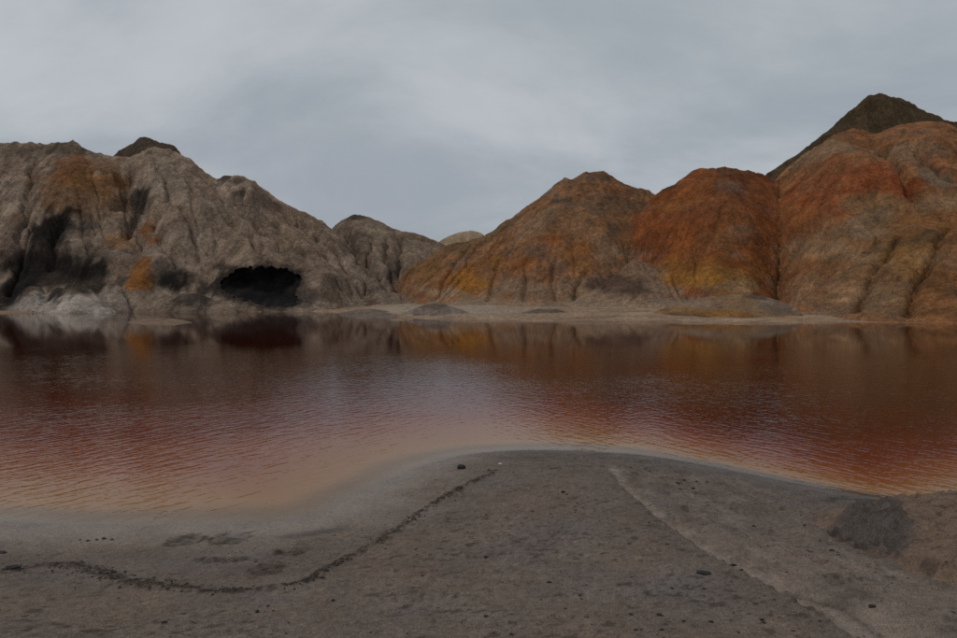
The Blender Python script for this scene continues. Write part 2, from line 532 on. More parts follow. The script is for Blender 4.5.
def bank_color(x, y, z):
    s = near_sd(x, y)
    base = np.array([0.142, 0.116, 0.096])
    c = np.ones(x.shape + (3,)) * base
    m1 = fbm(x * 0.8, y * 1.1, 4, 101)
    m2 = fbm(x * 2.6, y * 5.5, 4, 107)
    m3 = fbm(x * 0.5 + 4, y * 1.2, 4, 113)

    def mixin(col, f):
        nonlocal c
        c = lerp(c, np.array(col), np.clip(f, 0, 1)[..., None])
    mixin((0.155, 0.118, 0.088), sstep(0.0, 0.5, m1) * 0.5)                 # brownish
    mixin((0.130, 0.116, 0.112), sstep(0.0, 0.5, -m1) * 0.8)                 # greyer
    mixin((0.120, 0.074, 0.045), sstep(0.16, 0.5, m2) * sstep(-0.1, 0.4, m3) * 0.65)   # rusty flecks
    mixin((0.085, 0.070, 0.060), sstep(0.12, 0.42, fbm(x * 5, y * 13, 4, 127)) * 0.55)  # soft dark flecks
    clus = fbm(x * 1.1, y * 1.4, 3, 171)
    fl = perlin(x * 7.5 + 1.2 * m2, y * 17 + 1.2 * m2, 173)
    mixin((0.052, 0.041, 0.033), sstep(0.50, 0.60, fl + 0.45 * clus) * 0.75)           # crisp dark flecks
    fl2 = perlin(x * 17, y * 34 + 2 * m2, 175)
    mixin((0.060, 0.048, 0.040), sstep(0.46, 0.56, fl2 + 0.40 * clus) * 0.6)
    fl3 = fbm(x * 12, y * 20, 3, 177)
    mixin((0.20, 0.172, 0.145), sstep(0.28, 0.45, fl3) * 0.55)                          # pale dried skin
    # darker damp zone along the tip and right shore
    mixin((0.105, 0.093, 0.086), sstep(1.7, 0.25, s) * sstep(-0.8, 0.6, x) * 0.65)
    mixin((0.060, 0.054, 0.050), sstep(0.05, 0.4, fbm(x * 2.2, y * 7, 4, 131)) * sstep(2.6, 0.3, s) * sstep(-0.3, 1.0, x) * 0.6)
    # pale wet flat on the left
    flat = sstep(0.8, -1.2, x) * sstep(1.5, 0.25, s + 0.55 * m1)
    mixin((0.195, 0.162, 0.134), flat * 0.88)
    mixin((0.098, 0.086, 0.078), sstep(-0.4, -1.4, x) * sstep(0.5, 0.95, s + 0.5 * fbm(x * 1.3, y * 1.3, 3, 133)) * sstep(1.9, 1.2, s) * 0.4)
    # runnel: pale silt
    d, al = seg_dist(x, y, RUNNEL)
    kx = np.interp(y, RUNNEL[::-1, 1], RUNNEL[::-1, 0]) + 0.10 * fbm(x * 2.5, y * 2.5, 4, 187)
    wid = (0.085 + 0.12 * al) * np.clip(1 + 1.1 * m2 + 0.7 * fbm(x * 4, y * 4, 3, 181), 0.25, 2.2)
    pale = np.where(x > kx - 0.02, sstep(wid * 1.5, wid * 0.5, d), sstep(0.04, 0.0, d))
    mixin((0.225, 0.190, 0.158), pale * (0.55 + 0.4 * sstep(-0.25, 0.2, fbm(x * 5, y * 7, 3, 183))))
    strk = fbm(d * 5.5 + 0.4 * m2, al * 9, 4, 185)
    rs = (x > kx) * sstep(2.6, 0.3, d)
    rs = rs * sstep(0.02, 0.25, x - kx)
    mixin((0.195, 0.165, 0.140), rs * sstep(0.05, 0.35, strk) * 0.55)
    mixin((0.085, 0.072, 0.064), rs * sstep(0.08, 0.35, -strk) * 0.6)
    mixin((0.085, 0.073, 0.065), (x <= kx) * sstep(0.4, 0.03, d + 0.25 * m2) * 0.3)
    fan = (x > kx) * sstep(1.9, 0.2, d) * sstep(0.2, 0.9, al)
    mixin((0.195, 0.163, 0.137), fan * 0.75 * sstep(-0.35, 0.25, m2 + 0.5 * m1))
    d2, _ = seg_dist(x, y, RUNNEL2)
    mixin((0.075, 0.065, 0.055), sstep(0.035, 0.0, d2) * 0.7)
    # strandline: dark organic crumbs
    for L_, w, k in ((STRAND, 0.07, 0.95), (STRAND2, 0.12, 0.8)):
        d, al = seg_dist(x, y, L_)
        q = d + 0.09 * fbm(x * 7, y * 7, 4, 139)
        mixin((0.040, 0.030, 0.023), sstep(w, w * 0.25, q) * k * sstep(-0.15, 0.2, fbm(x * 16, y * 16, 3, 141) + 0.12))
    for (cx, cy, rx, ry) in HOLLOWS:
        q = np.hypot((x - cx) / rx, (y - cy) / ry) + 0.8 * fbm(x * 8, y * 8, 4, 81, 0.6)
        mixin((0.042, 0.032, 0.025), sstep(1.0, 0.8, q) * (0.45 + 0.55 * sstep(-0.1, 0.3, fbm(x * 14, y * 22, 3, 83))))
    cx, cy = on_bank(316, 533)
    q = np.hypot((x - cx) / 0.38, (y - cy - 0.35 * (x - cx)) / 0.14) + 0.4 * m2
    mixin((0.078, 0.070, 0.066), sstep(1.1, 0.3, q) * 0.8)
    cx, cy = on_bank(862, 501)
    q = np.hypot((x - cx) / 0.55, (y - cy) / 0.12) + 0.5 * fbm(x * 5, y * 9, 3, 149)
    mixin((0.050, 0.046, 0.044), sstep(1.1, 0.5, q) * 0.8)
    # hummock: dark blue-grey clay on the left end, brown to the right
    hx = np.interp(x, HUM[:, 0], HUM[:, 1]); tx = np.interp(x, HUM_TOP[:, 0], HUM_TOP[:, 1])
    inh = sstep(HUM[0, 0] - 0.03, HUM[0, 0] + 0.1, x) * sstep(-0.03, 0.06, y - hx + 0.10 * m2) * sstep(0.35, 0.1, y - tx)
    mixin((0.165, 0.112, 0.076), inh * 0.7)
    hd = poly_sd(x, y, HUM_DARK) + 0.10 * fbm(x * 4, y * 4, 5, 151, 0.6)
    mixin((0.070, 0.063, 0.060), sstep(-0.06, 0.10, hd) * 0.85)
    mixin((0.115, 0.105, 0.104), sstep(0.0, 0.12, hd) * sstep(0.10, 0.30, fbm(x * 7, y * 9, 5, 153, 0.6)) * 0.75)
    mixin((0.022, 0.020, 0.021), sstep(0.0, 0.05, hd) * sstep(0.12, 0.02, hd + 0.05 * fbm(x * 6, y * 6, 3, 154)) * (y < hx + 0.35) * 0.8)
    mixin((0.055, 0.044, 0.037), inh * sstep(0.10, 0.32, fbm(x * 7, y * 9, 3, 157)) * 0.6)
    # lake bed near the shore: pale silt
    mixin((0.255, 0.190, 0.125), sstep(0.03, -0.25, s))
    c = c * np.array([1.20, 1.12, 1.06])
    wet = sstep(0.9, 0.05, s + 0.25 * m1) * (0.35 + 0.65 * sstep(0.8, -1.0, x))
    return c, wet


def stretched(lo, hi, d0, grow):
    v = [0.0]
    while v[-1] < max(abs(lo), abs(hi)):
        v.append(v[-1] + d0 * (1 + grow * v[-1]))
    v = np.array(v)
    return np.concatenate([-v[:0:-1][v[:0:-1] <= -lo + 1e-9], v[v <= hi]])


bx = stretched(-11.0, 11.0, 0.017, 0.06)
by = [2.4]
while by[-1] < 13.5:
    by.append(by[-1] + 0.005 * by[-1] * (1 if by[-1] < 11 else 2))
by = np.array(by)
BX, BY = np.meshgrid(bx, by)
BZ = bank_height(BX, BY)
bc, bwet = bank_color(BX, BY, BZ)
bank = grid_mesh('bank', np.stack([BX, BY, BZ], -1), MAT_BANK, bc, {'wet': bwet})
tag(bank, 'grey brown clay bank tapering to a rounded point in the red water', kind='structure')


def bank_z(x, y):
    return float(bilinear_irregular(x, y))


def bilinear_irregular(x, y):
    i = int(np.clip(np.searchsorted(bx, x) - 1, 0, len(bx) - 2)); j = int(np.clip(np.searchsorted(by, y) - 1, 0, len(by) - 2))
    u = (x - bx[i]) / (bx[i + 1] - bx[i]); v = (y - by[j]) / (by[j + 1] - by[j])
    return (BZ[j, i] * (1 - u) + BZ[j, i + 1] * u) * (1 - v) + (BZ[j + 1, i] * (1 - u) + BZ[j + 1, i + 1] * u) * v


# ------------------------------------------------------------------ far shore
FAR_PX = [(-700, 312.5), (-300, 313), (0, 313.2), (60, 312.2), (120, 311.6), (200, 312.2), (300, 311.6), (345, 313), (380, 317.0), (420, 318.6), (480, 320.4), (560, 321.4),
          (640, 322), (700, 323), (760, 323.4), (815, 322.8), (880, 322.6), (957, 323.4), (1100, 323.4), (1400, 323)]
_far = smooth_line([on_water(*p) for p in FAR_PX], 300)
_far = np.vstack([[-400, _far[0, 1] - 2], _far, [400, _far[-1, 1]]])


def far_height(x, y):
    ys = np.interp(x, _far[:, 0], _far[:, 1])
    s = y - ys
    land = 1.3 * (1 - np.exp(-np.maximum(s, 0) * 0.055 / 1.3))
    sea = -1.6 * (1 - np.exp(-np.maximum(-s, 0) * 0.16 / 1.6))
    z = np.where(s > 0, land, sea)
    return z, s


fx = np.arange(-120, 110.01, 0.34)
fy = np.concatenate([np.arange(48, 100, 0.22), np.arange(100, 135, 0.7)])
FX, FY = np.meshgrid(fx, fy)
FZ, FS = far_height(FX, FY)
la = sstep(0.0, 2.5, FS)
FZ = FZ + la * (0.34 * fbm(FX * 0.11, FY * 0.22, 4, 201) + 0.10 * fbm(FX * 0.6, FY * 0.8, 4, 205))
FZ = FZ + sstep(-1, 0.6, FS) * 0.06 * fbm(FX * 0.5, FY * 0.9, 4, 207)
q = fbm(FX * 0.16, FY * 0.35, 4, 211)
fcol = np.ones(FX.shape + (3,)) * np.array([0.19, 0.145, 0.108])
fcol = lerp(fcol, np.array([0.120, 0.088, 0.064]), (sstep(0.0, 0.4, q) * 0.7)[..., None])
fcol = lerp(fcol, np.array([0.235, 0.19, 0.147]), (sstep(0.05, 0.4, -q) * 0.7)[..., None])
fcol = lerp(fcol, np.array([0.20, 0.120, 0.060]), (sstep(14, 30, FX) * sstep(-0.1, 0.35, fbm(FX * 0.2, FY * 0.3, 3, 213)) * 0.7)[..., None])
fcol = fcol * np.array([1.42, 1.23, 1.06])
fcol = lerp(fcol, np.array([0.30, 0.24, 0.18]), (sstep(-17, -10, FX) * sstep(8, -2, FX) * sstep(2, 9, FS + 4 * q) * 0.75)[..., None])
fcol = lerp(fcol, np.array([0.09, 0.066, 0.048]), (sstep(0.35, -0.05, FS) * 0.6)[..., None])
shore = grid_mesh('far_shore', np.stack([FX, FY, FZ], -1), MAT_SHORE, fcol)
tag(shore, 'pale clay apron along the far waterline below the hills', kind='structure')

# ------------------------------------------------------------------ outer ground to the horizon
gx = np.concatenate([-np.geomspace(2500, 14, 46), np.linspace(-12, 12, 25), np.geomspace(14, 2500, 46)])
gy = np.concatenate([-np.geomspace(2500, 5, 40), np.linspace(-4, 46, 51), np.linspace(48, 140, 93), np.geomspace(145, 3000, 40)])
OX, OY = np.meshgrid(gx, gy)
nz = np.where(OY < 30, bank_base(OX, np.clip(OY, -5.5, 33)), far_height(OX, OY)[0])
side = sstep(95, 150, np.abs(OX + 5)) * 2.5                              # the lake ends out of sight on either side
OZ = nz + side
inside = ((np.abs(OX) < 13) & (OY > 1.0) & (OY < 15)) | ((OX > -123) & (OX < 113) & (OY > 46) & (OY < 137))
OZ = np.where(inside, OZ - 0.8, OZ - 0.05)
OZ = OZ + sstep(140, 400, OY) * 1.5 * fbm(OX * 0.01, OY * 0.01, 3, 301)
oc = np.ones(OX.shape + (3,)) * np.array([0.15, 0.125, 0.10])
ground = grid_mesh('ground', np.stack([OX, OY, OZ], -1), MAT_SHORE, oc)
tag(ground, 'bare clay ground around the lake', kind='structure')

# ------------------------------------------------------------------ water
wx = stretched(-140.0, 140.0, 0.10, 0.03)
wy = [4.5]
while wy[-1] < 104:
    wy.append(wy[-1] + 0.07 + 0.004 * max(0, wy[-1] - 14) ** 1.1)
wy = np.array(wy)
WX, WY = np.meshgrid(wx, wy)
wn = -bank_base(WX, WY)
wf = -far_height(WX, WY)[0]
depth = np.maximum(np.minimum(wn, wf), 0.0)
s_near = -near_sd(WX, WY)
warp = 1 + 0.28 * fbm(WX * 0.45, WY * 0.6, 3, 401)
depth = depth * warp
# the wind dies out in the lee of the hills and in the last hand's breadth of water
rip = 0.07 + 0.93 * sstep(36, 15, WY + 4.0 * fbm(WX * 0.08, WY * 0.10, 3, 405) - 0.03 * WX)
rip = rip * (0.74 + 0.55 * fbm(WX * 0.12, WY * 0.22, 3, 407))
rip = rip * lerp(0.30, 1.0, sstep(0.02, lerp(1.1, 0.5, sstep(0.5, 3.0, np.abs(WX - 0.7))), s_near))
wa_ = fbm(WX * 0.25, WY * 0.25, 2, 411)
train_a = np.clip(0.95 - 0.45 * sstep(-2.0, 2.5, WX) + 0.25 * sstep(4, 7, WX) + 0.5 * wa_, 0.1, 1.2)
train_b = np.clip(0.15 + 0.75 * sstep(-1.5, 2.0, WX) - 0.5 * wa_, 0.05, 1.2)
water = grid_mesh('water', np.stack([WX, WY, np.zeros_like(WX)], -1), MAT_WATER, None, {'depth': depth, 'ripple': rip, 'train_a': train_a, 'train_b': train_b})
tag(water, 'rust red rippled lake water turning orange in the shallows', kind='structure')


# ------------------------------------------------------------------ hills
def resample(curve, n):
    c = np.asarray(curve, float)
    px = np.linspace(c[0, 0], c[-1, 0], n)
    return np.stack([px, np.interp(px, c[:, 0], c[:, 1]), np.interp(px, c[:, 0], c[:, 2])], -1)


def smooth1(v, k):
    if k < 2: return v
    ker = np.hanning(k + 2)[1:-1]; ker /= ker.sum()
    pad = np.concatenate([np.full(k, 2 * v[0]) - v[k:0:-1], v, np.full(k, 2 * v[-1]) - v[-2:-k - 2:-1]])
    return np.convolve(pad, ker, 'same')[k:-k]


def hill(name, label, base, crest, color, step=0.2, convex=1.3, back=1.0, sink=1.3, bulges=(), gullies=(), hollows=(), patches=(),
         rough=1.0, rills=1.0, rill_w=2.2, seed=0, streak=None, mat=None, spurs=1.0, foot=0.0, lean=0.0):
    cols = 40
    b = resample(base, 400); c = resample(crest, 400)
    B = at(b[:, 0], b[:, 1], b[:, 2]); C = at(c[:, 0], c[:, 1], c[:, 2])
    width = np.linalg.norm(np.diff(B, axis=0), axis=1).sum()
    nc = int(np.clip(width / step, 24, 900))
    b = resample(base, nc); c = resample(crest, nc)
    B = at(b[:, 0], b[:, 1], b[:, 2]); C = at(c[:, 0], c[:, 1], c[:, 2])
    for k in range(3):
        B[:, k] = smooth1(B[:, k], max(2, nc // 22)); C[:, k] = smooth1(C[:, k], max(2, nc // 60))
    B[:, 2] -= sink
    slope_len = np.linalg.norm(C - B, axis=1).max()
    nr = int(np.clip(slope_len / step, 16, 420))
    nb = max(10, nr // 6)
    t = np.linspace(0, 1, nr)[:, None]
    g = 1 - (1 - t) ** convex
    g = lerp(t, g, sstep(0.0, 0.25, t))
    g = lerp(g, g * sstep(-0.25, 0.75, t), foot)
    X = lerp(B[:, 0], C[:, 0], t); Y = lerp(B[:, 1], C[:, 1], t); Z = lerp(B[:, 2], C[:, 2], g)
    tb = (np.linspace(0, 1, nb + 1)[1:, None]) ** 1.5
    run = np.maximum(C[:, 1] - B[:, 1], 2.0) * back
    Xb = C[:, 0] + 0 * tb; Yb = C[:, 1] + run * tb
    Zb = lerp(C[:, 2], np.minimum(B[:, 2], C[:, 2]) - 0.5, (tb * 0.85 + 0.15 * tb ** 2))
    P = np.stack([np.vstack([X, Xb]), np.vstack([Y, Yb]), np.vstack([Z, Zb])], -1)
    # coordinates on the slope in metres
    sm = np.concatenate([[0], np.cumsum(np.linalg.norm(np.diff(lerp(B, C, 0.5), axis=0), axis=1))])
    S = np.broadcast_to(sm, P.shape[:2])
    T = np.concatenate([[np.zeros(nc)], np.cumsum(np.linalg.norm(np.diff(P, axis=0), axis=2), axis=0)])
    hgt = np.maximum(C[:, 2] - B[:, 2], 0.01)

    def locate(px, py):
        u, v = project(P[:nr])
        k = np.argmin((u - px) ** 2 + (v - py) ** 2)
        return P[:nr].reshape(-1, 3)[k], k // nc, k % nc
    front = np.ones(P.shape[:2]); front[nr:] = np.linspace(0.8, 0, nb)[:, None]
    for (px, py, rx, ry, amt) in bulges:
        p, _, _ = locate(px, py); k = p[1] / F_PX
        q = ((P[..., 0] - p[0]) / (rx * k)) ** 2 + ((P[..., 2] - p[2]) / (ry * k)) ** 2
        n = grid_normals(P)
        P = P + n * (amt * np.exp(-q * 1.6) * front)[..., None]
    # buttresses and rills running down the slope, then finer breakage; all pushed along the normal of the smooth form
    amp = np.clip(hgt / 14.0, 0.08, 1.0)[None, :]
    n0 = grid_normals(P)
    wS = S + 2.2 * fbm(S * 0.12, T * 0.09, 3, seed + 3) * amp + lean * T
    tt = np.concatenate([t[:, 0], np.ones(nb)])[:, None]
    calm = 1 - 0.8 * np.exp(-((tt - 1) / 0.10) ** 2)
    disp = 0.9 * rough * amp * calm * fbm(S * 0.075, T * 0.05, 3, seed + 1)
    sp1 = np.abs(perlin(wS / 6.5, T / 26.0, seed + 5)); sp2 = np.abs(perlin(wS / 2.9 + 3, T / 11.0, seed + 6))
    disp = disp + spurs * amp * calm * (1.5 * (sp1 - 0.25) + 0.75 * (sp2 - 0.25))
    disp = disp + 0.30 * rough * amp * fbm(S * 0.28, T * 0.20, 4, seed + 7)
    r1 = perlin(wS / rill_w, T / (rill_w * 4.5), seed + 11)
    disp = disp - rills * 0.75 * amp * np.clip(1 - np.abs(r1) / 0.15, 0, 1) ** 1.4 * sstep(-0.35, 0.35, perlin(S * 0.11, T * 0.10, seed + 19))
    r2 = perlin(wS / (rill_w * 0.40) + 5, T / (rill_w * 1.9), seed + 13)
    disp = disp - rills * 0.36 * amp * np.clip(1 - np.abs(r2) / 0.20, 0, 1) ** 1.2 * sstep(-0.35, 0.4, perlin(S * 0.2, T * 0.16, seed + 23))
    disp = disp + 0.17 * rough * np.sqrt(amp) * fbm(S * 0.9, T * 0.75, 4, seed + 29, 0.6)
    fade = sstep(0, 0.05, np.concatenate([t[:, 0] * 1.0 + 0.02, np.ones(nb)]))[:, None]
    for (pts, w, dep) in gullies:
        line = np.array([locate(px, py)[0] for px, py in pts])
        line = smooth_line(line, 30)
        wob = 0.8 * fbm(S * 0.35, T * 0.35, 3, seed + 41) * w
        d, al = seg_dist(P[..., 0] + wob, P[..., 2] + 0.5 * wob, [(a[0], a[2]) for a in line])
        v = np.clip(1 - d / w, 0, 1) ** 1.6 * sstep(0, 0.12, al) * sstep(1.0, 0.9, al) * front
        disp = disp - v * min(dep, 0.75 * w)
    P = P + n0 * (disp * fade)[..., None]
    for (outline, dep, edge) in hollows:
        pts = np.array([locate(px, py)[0] for px, py in outline])
        wob = 0.45 * fbm(P[..., 0] * 0.55, P[..., 2] * 0.7, 3, seed + 43)
        sd = poly_sd(P[..., 0], P[..., 2], [(p[0], p[2]) for p in pts]) + wob
        ytop = pts[:, 1].max()
        m = sstep(0.0, edge, sd) * front * (P[..., 1] < ytop + 6)
        P[..., 1] = lerp(P[..., 1], np.maximum(P[..., 1], ytop + dep + 0.5 * fbm(P[..., 0] * .6, P[..., 2] * .8, 3, seed + 47)), m)
    # colours of the clay
    colr = np.ones(P.shape[:2] + (3,)) * np.array(color)
    v1 = fbm(S * 0.10, T * 0.06, 4, seed + 51); v2 = fbm(S * 0.7, T * 0.16, 4, seed + 53)
    v3 = fbm(wS * 1.6, T * 0.28, 3, seed + 57)
    colr = colr * (1 + 0.30 * v1 + 0.34 * v2 + 0.24 * v3)[..., None]
    if streak is not None:
        colr = lerp(colr, np.array(streak) * (1 + 0.3 * v2)[..., None], np.clip(sstep(0.0, 0.35, fbm(S * 0.22, T * 0.07, 4, seed + 59)) * 0.75, 0, 1)[..., None])
    wx_ = fbm(S * 0.22, T * 0.18, 4, seed + 61); wz_ = fbm(S * 0.22 + 9, T * 0.18, 4, seed + 63)
    fine = fbm(S * 0.9, T * 0.45, 4, seed + 67)
    for pt in patches:
        px, py, rx, ry, rgb, f = pt[:6]
        ang = math.radians(pt[6]) if len(pt) > 6 else 0.0
        p, _, _ = locate(px, py); k = p[1] / F_PX
        ddx = (P[..., 0] - p[0]) / k + 0.55 * rx * wx_; ddz = -(P[..., 2] - p[2]) / k + 0.55 * ry * wz_
        ca, sa = math.cos(ang), math.sin(ang)
        q = np.hypot((ddx * ca + ddz * sa) / rx, (-ddx * sa + ddz * ca) / ry)
        m = sstep(1.25, 0.45, q + 0.45 * fine) * f
        m = np.clip(m, 0, 1) * front
        colr = lerp(colr, np.array(rgb) * np.clip(1 + 0.35 * v2 + 0.25 * fine, 0.4, 1.8)[..., None], m[..., None])
    colr = colr * np.array([0.93, 0.78, 0.64])
    ob = grid_mesh(name, P, mat or MAT_HILL, colr)
    tag(ob, label, kind='structure')
    return ob


# The big heaps share one relief (cells of HC metres): each heap is lofted from its foot to its crest, the highest one wins in every
# cell, and running water then cuts the gullies. Each heap keeps its own cells and becomes its own mesh.
HC = 0.238
HX = np.arange(-106, 102, HC); HY = np.arange(55, 143, HC)
_hx, _hy = np.meshgrid(HX, HY)
FLOOR = far_height(_hx, _hy)[0] - 0.45
HF = FLOOR.copy()
OWN = np.full(HF.shape, -1, np.int32)
MASSIFS = []


def massif(name, label, base, crest, color, step=0.2, convex=1.3, back=1.0, sink=1.3, bulges=(), gullies=(), hollows=(), patches=(), seed=0, streak=None, foot=0.0, carve=1.0, **_):
    nc = 1400
    b = resample(base, nc); c = resample(crest, nc)
    B = at(b[:, 0], b[:, 1], b[:, 2]); C = at(c[:, 0], c[:, 1], c[:, 2])
    for k in range(3):
        B[:, k] = smooth1(B[:, k], nc // 22); C[:, k] = smooth1(C[:, k], nc // 90)
    B[:, 2] -= sink
    nr = 420
    t = np.linspace(0, 1, nr)[:, None]
    g = 1 - (1 - t) ** lerp(1.0, convex, 0.15)
    g = lerp(g, g * sstep(-0.22, 0.62, t), foot)
    X = lerp(B[:, 0], C[:, 0], t); Y = lerp(B[:, 1], C[:, 1], t); Z = lerp(B[:, 2], C[:, 2], g)
    tb = np.linspace(0, 1, 260)[1:, None]
    run = np.maximum(C[:, 1] - B[:, 1], 2.0) * back * 0.8
    P = np.stack([np.vstack([X, C[:, 0] + 0 * tb]), np.vstack([Y, C[:, 1] + run * tb]), np.vstack([Z, lerp(C[:, 2], B[:, 2] - 0.5, tb)])], -1)
    for (px, py, rx, ry, amt) in bulges:
        u, v = project(P[:nr]); k = np.argmin((u - px) ** 2 + (v - py) ** 2)
        p = P[:nr].reshape(-1, 3)[k]; k = p[1] / F_PX
        q = ((P[..., 0] - p[0]) / (rx * k)) ** 2 + ((P[..., 2] - p[2]) / (ry * k)) ** 2
        w = amt * np.exp(-q * 1.6) * (1 - 0.7 * np.exp(-((np.concatenate([t[:, 0], np.ones(259)])[:, None] - 1) / 0.1) ** 2))
        P = P + np.stack([0 * w, -0.6 * w, 0.8 * w], -1)
    wl_ = sstep(0.3, 5.0, P[..., 2] - B[:, 2])
    P[..., 0] = P[..., 0] + wl_ * 1.5 * fbm(P[..., 1] * 0.13 + 0.03 * P[..., 0], P[..., 2] * 0.11, 3, seed + 71)
    i = np.rint((P[..., 0] - HX[0]) / HC).astype(int).ravel(); j = np.rint((P[..., 1] - HY[0]) / HC).astype(int).ravel()
    ok = (i >= 0) & (i < len(HX)) & (j >= 0) & (j < len(HY))
    T_ = np.full(HF.shape, -9.0)
    np.maximum.at(T_, (j[ok], i[ok]), P[..., 2].ravel()[ok])
    for _k in range(3):                                # close pinholes of the splatting
        nb_ = np.maximum.reduce([np.roll(T_, 1, 0), np.roll(T_, -1, 0), np.roll(T_, 1, 1), np.roll(T_, -1, 1)])
        n4 = (np.roll(T_, 1, 0) > -8).astype(int) + (np.roll(T_, -1, 0) > -8) + (np.roll(T_, 1, 1) > -8) + (np.roll(T_, -1, 1) > -8)
        T_ = np.where((T_ < -8) & (n4 >= 2), nb_, T_)
    m = T_ > HF
    HF[m] = T_[m]; OWN[m] = len(MASSIFS)
    MASSIFS.append(dict(name=name, label=label, color=color, gullies=gullies, hollows=hollows, patches=patches, seed=seed, streak=streak, carve=carve))


def blur(F, n=1):
    for _k in range(n):
        F = (np.roll(F, 1, 0) + 2 * F + np.roll(F, -1, 0)) / 4
        F = (np.roll(F, 1, 1) + 2 * F + np.roll(F, -1, 1)) / 4
    return F


def sample(F, x, y):
    return bilinear(F, HX, HY, x, y)


def sight(px, py, F):
    """first point of the relief F on a sight line"""
    a, b = ray(px, py)
    Y = np.arange(56, 142, 0.1)
    z = EYE + b * Y
    h = sample(F, a * Y, Y)
    k = np.argmax(h >= z) if (h >= z).any() else np.argmin(z - h)
    return np.array([a * Y[k], Y[k], z[k]])


def receivers(H):
    R, Cn = H.shape
    idx = np.arange(H.size).reshape(R, Cn)
    best = np.zeros(H.shape); rec = idx.copy(); dist = np.ones(H.shape)
    for dj, di in ((0, 1), (0, -1), (1, 0), (-1, 0), (1, 1), (1, -1), (-1, 1), (-1, -1)):
        d = HC * math.hypot(dj, di)
        sl = (H - np.roll(H, (-dj, -di), (0, 1))) / d
        if dj == 1: sl[-1] = -1
        if dj == -1: sl[0] = -1
        if di == 1: sl[:, -1] = -1
        if di == -1: sl[:, 0] = -1
        m = sl > best
        best = np.where(m, sl, best); rec = np.where(m, np.roll(idx, (-dj, -di), (0, 1)), rec); dist = np.where(m, d, dist)
    return rec.ravel(), dist.ravel()


def erode(H, K, steps, m_exp=0.45, diffuse=0.0, Kmap=1.0):
    for _k in range(steps):
        rec, dist = receivers(H)
        order = np.argsort(-H.ravel(), kind='stable').tolist()
        recl = rec.tolist()
        A = [1.0] * H.size
        for i in order:
            r = recl[i]
            if r != i: A[r] += A[i]
        A = np.array(A)
        Fq = (K * np.broadcast_to(Kmap, H.shape).ravel() * np.maximum(A * HC * HC - 0.25, 0) ** m_exp / dist).tolist()
        h = H.ravel().tolist()
        for i in reversed(order):
            r = recl[i]
            if r != i:
                f = Fq[i]
                h[i] = (h[i] + f * h[r]) / (1 + f)
        H = np.array(h).reshape(H.shape)
        if diffuse: H = lerp(H, blur(H), diffuse)
    return H


def drainage(H):
    rec, _d = receivers(H)
    order = np.argsort(-H.ravel(), kind='stable').tolist(); recl = rec.tolist()
    A = [1.0] * H.size
    for i in order:
        r = recl[i]
        if r != i: A[r] += A[i]
    return np.array(A).reshape(H.shape)


def flow_smear(H, noise, steps=26, both=False):
    """noise dragged along the fall line: the streaks that run-off leaves"""
    Hs = blur(H, 5)
    gy, gx = np.gradient(Hs, HC)
    l = np.hypot(gx, gy) + 1e-6
    gx, gy = -gx / l, -gy / l
    X, Y = np.meshgrid(HX, HY)
    acc = np.zeros(H.shape); wsum = 0
    for k in range(steps):
        w = 1 - k / steps
        acc += w * sample(noise, X, Y); wsum += w
        dx = sample(gx, X, Y); dy = sample(gy, X, Y)
        X = X - dx * HC * 1.4; Y = Y - dy * HC * 1.4
    acc /= wsum
    return acc / (acc.std() + 1e-9)


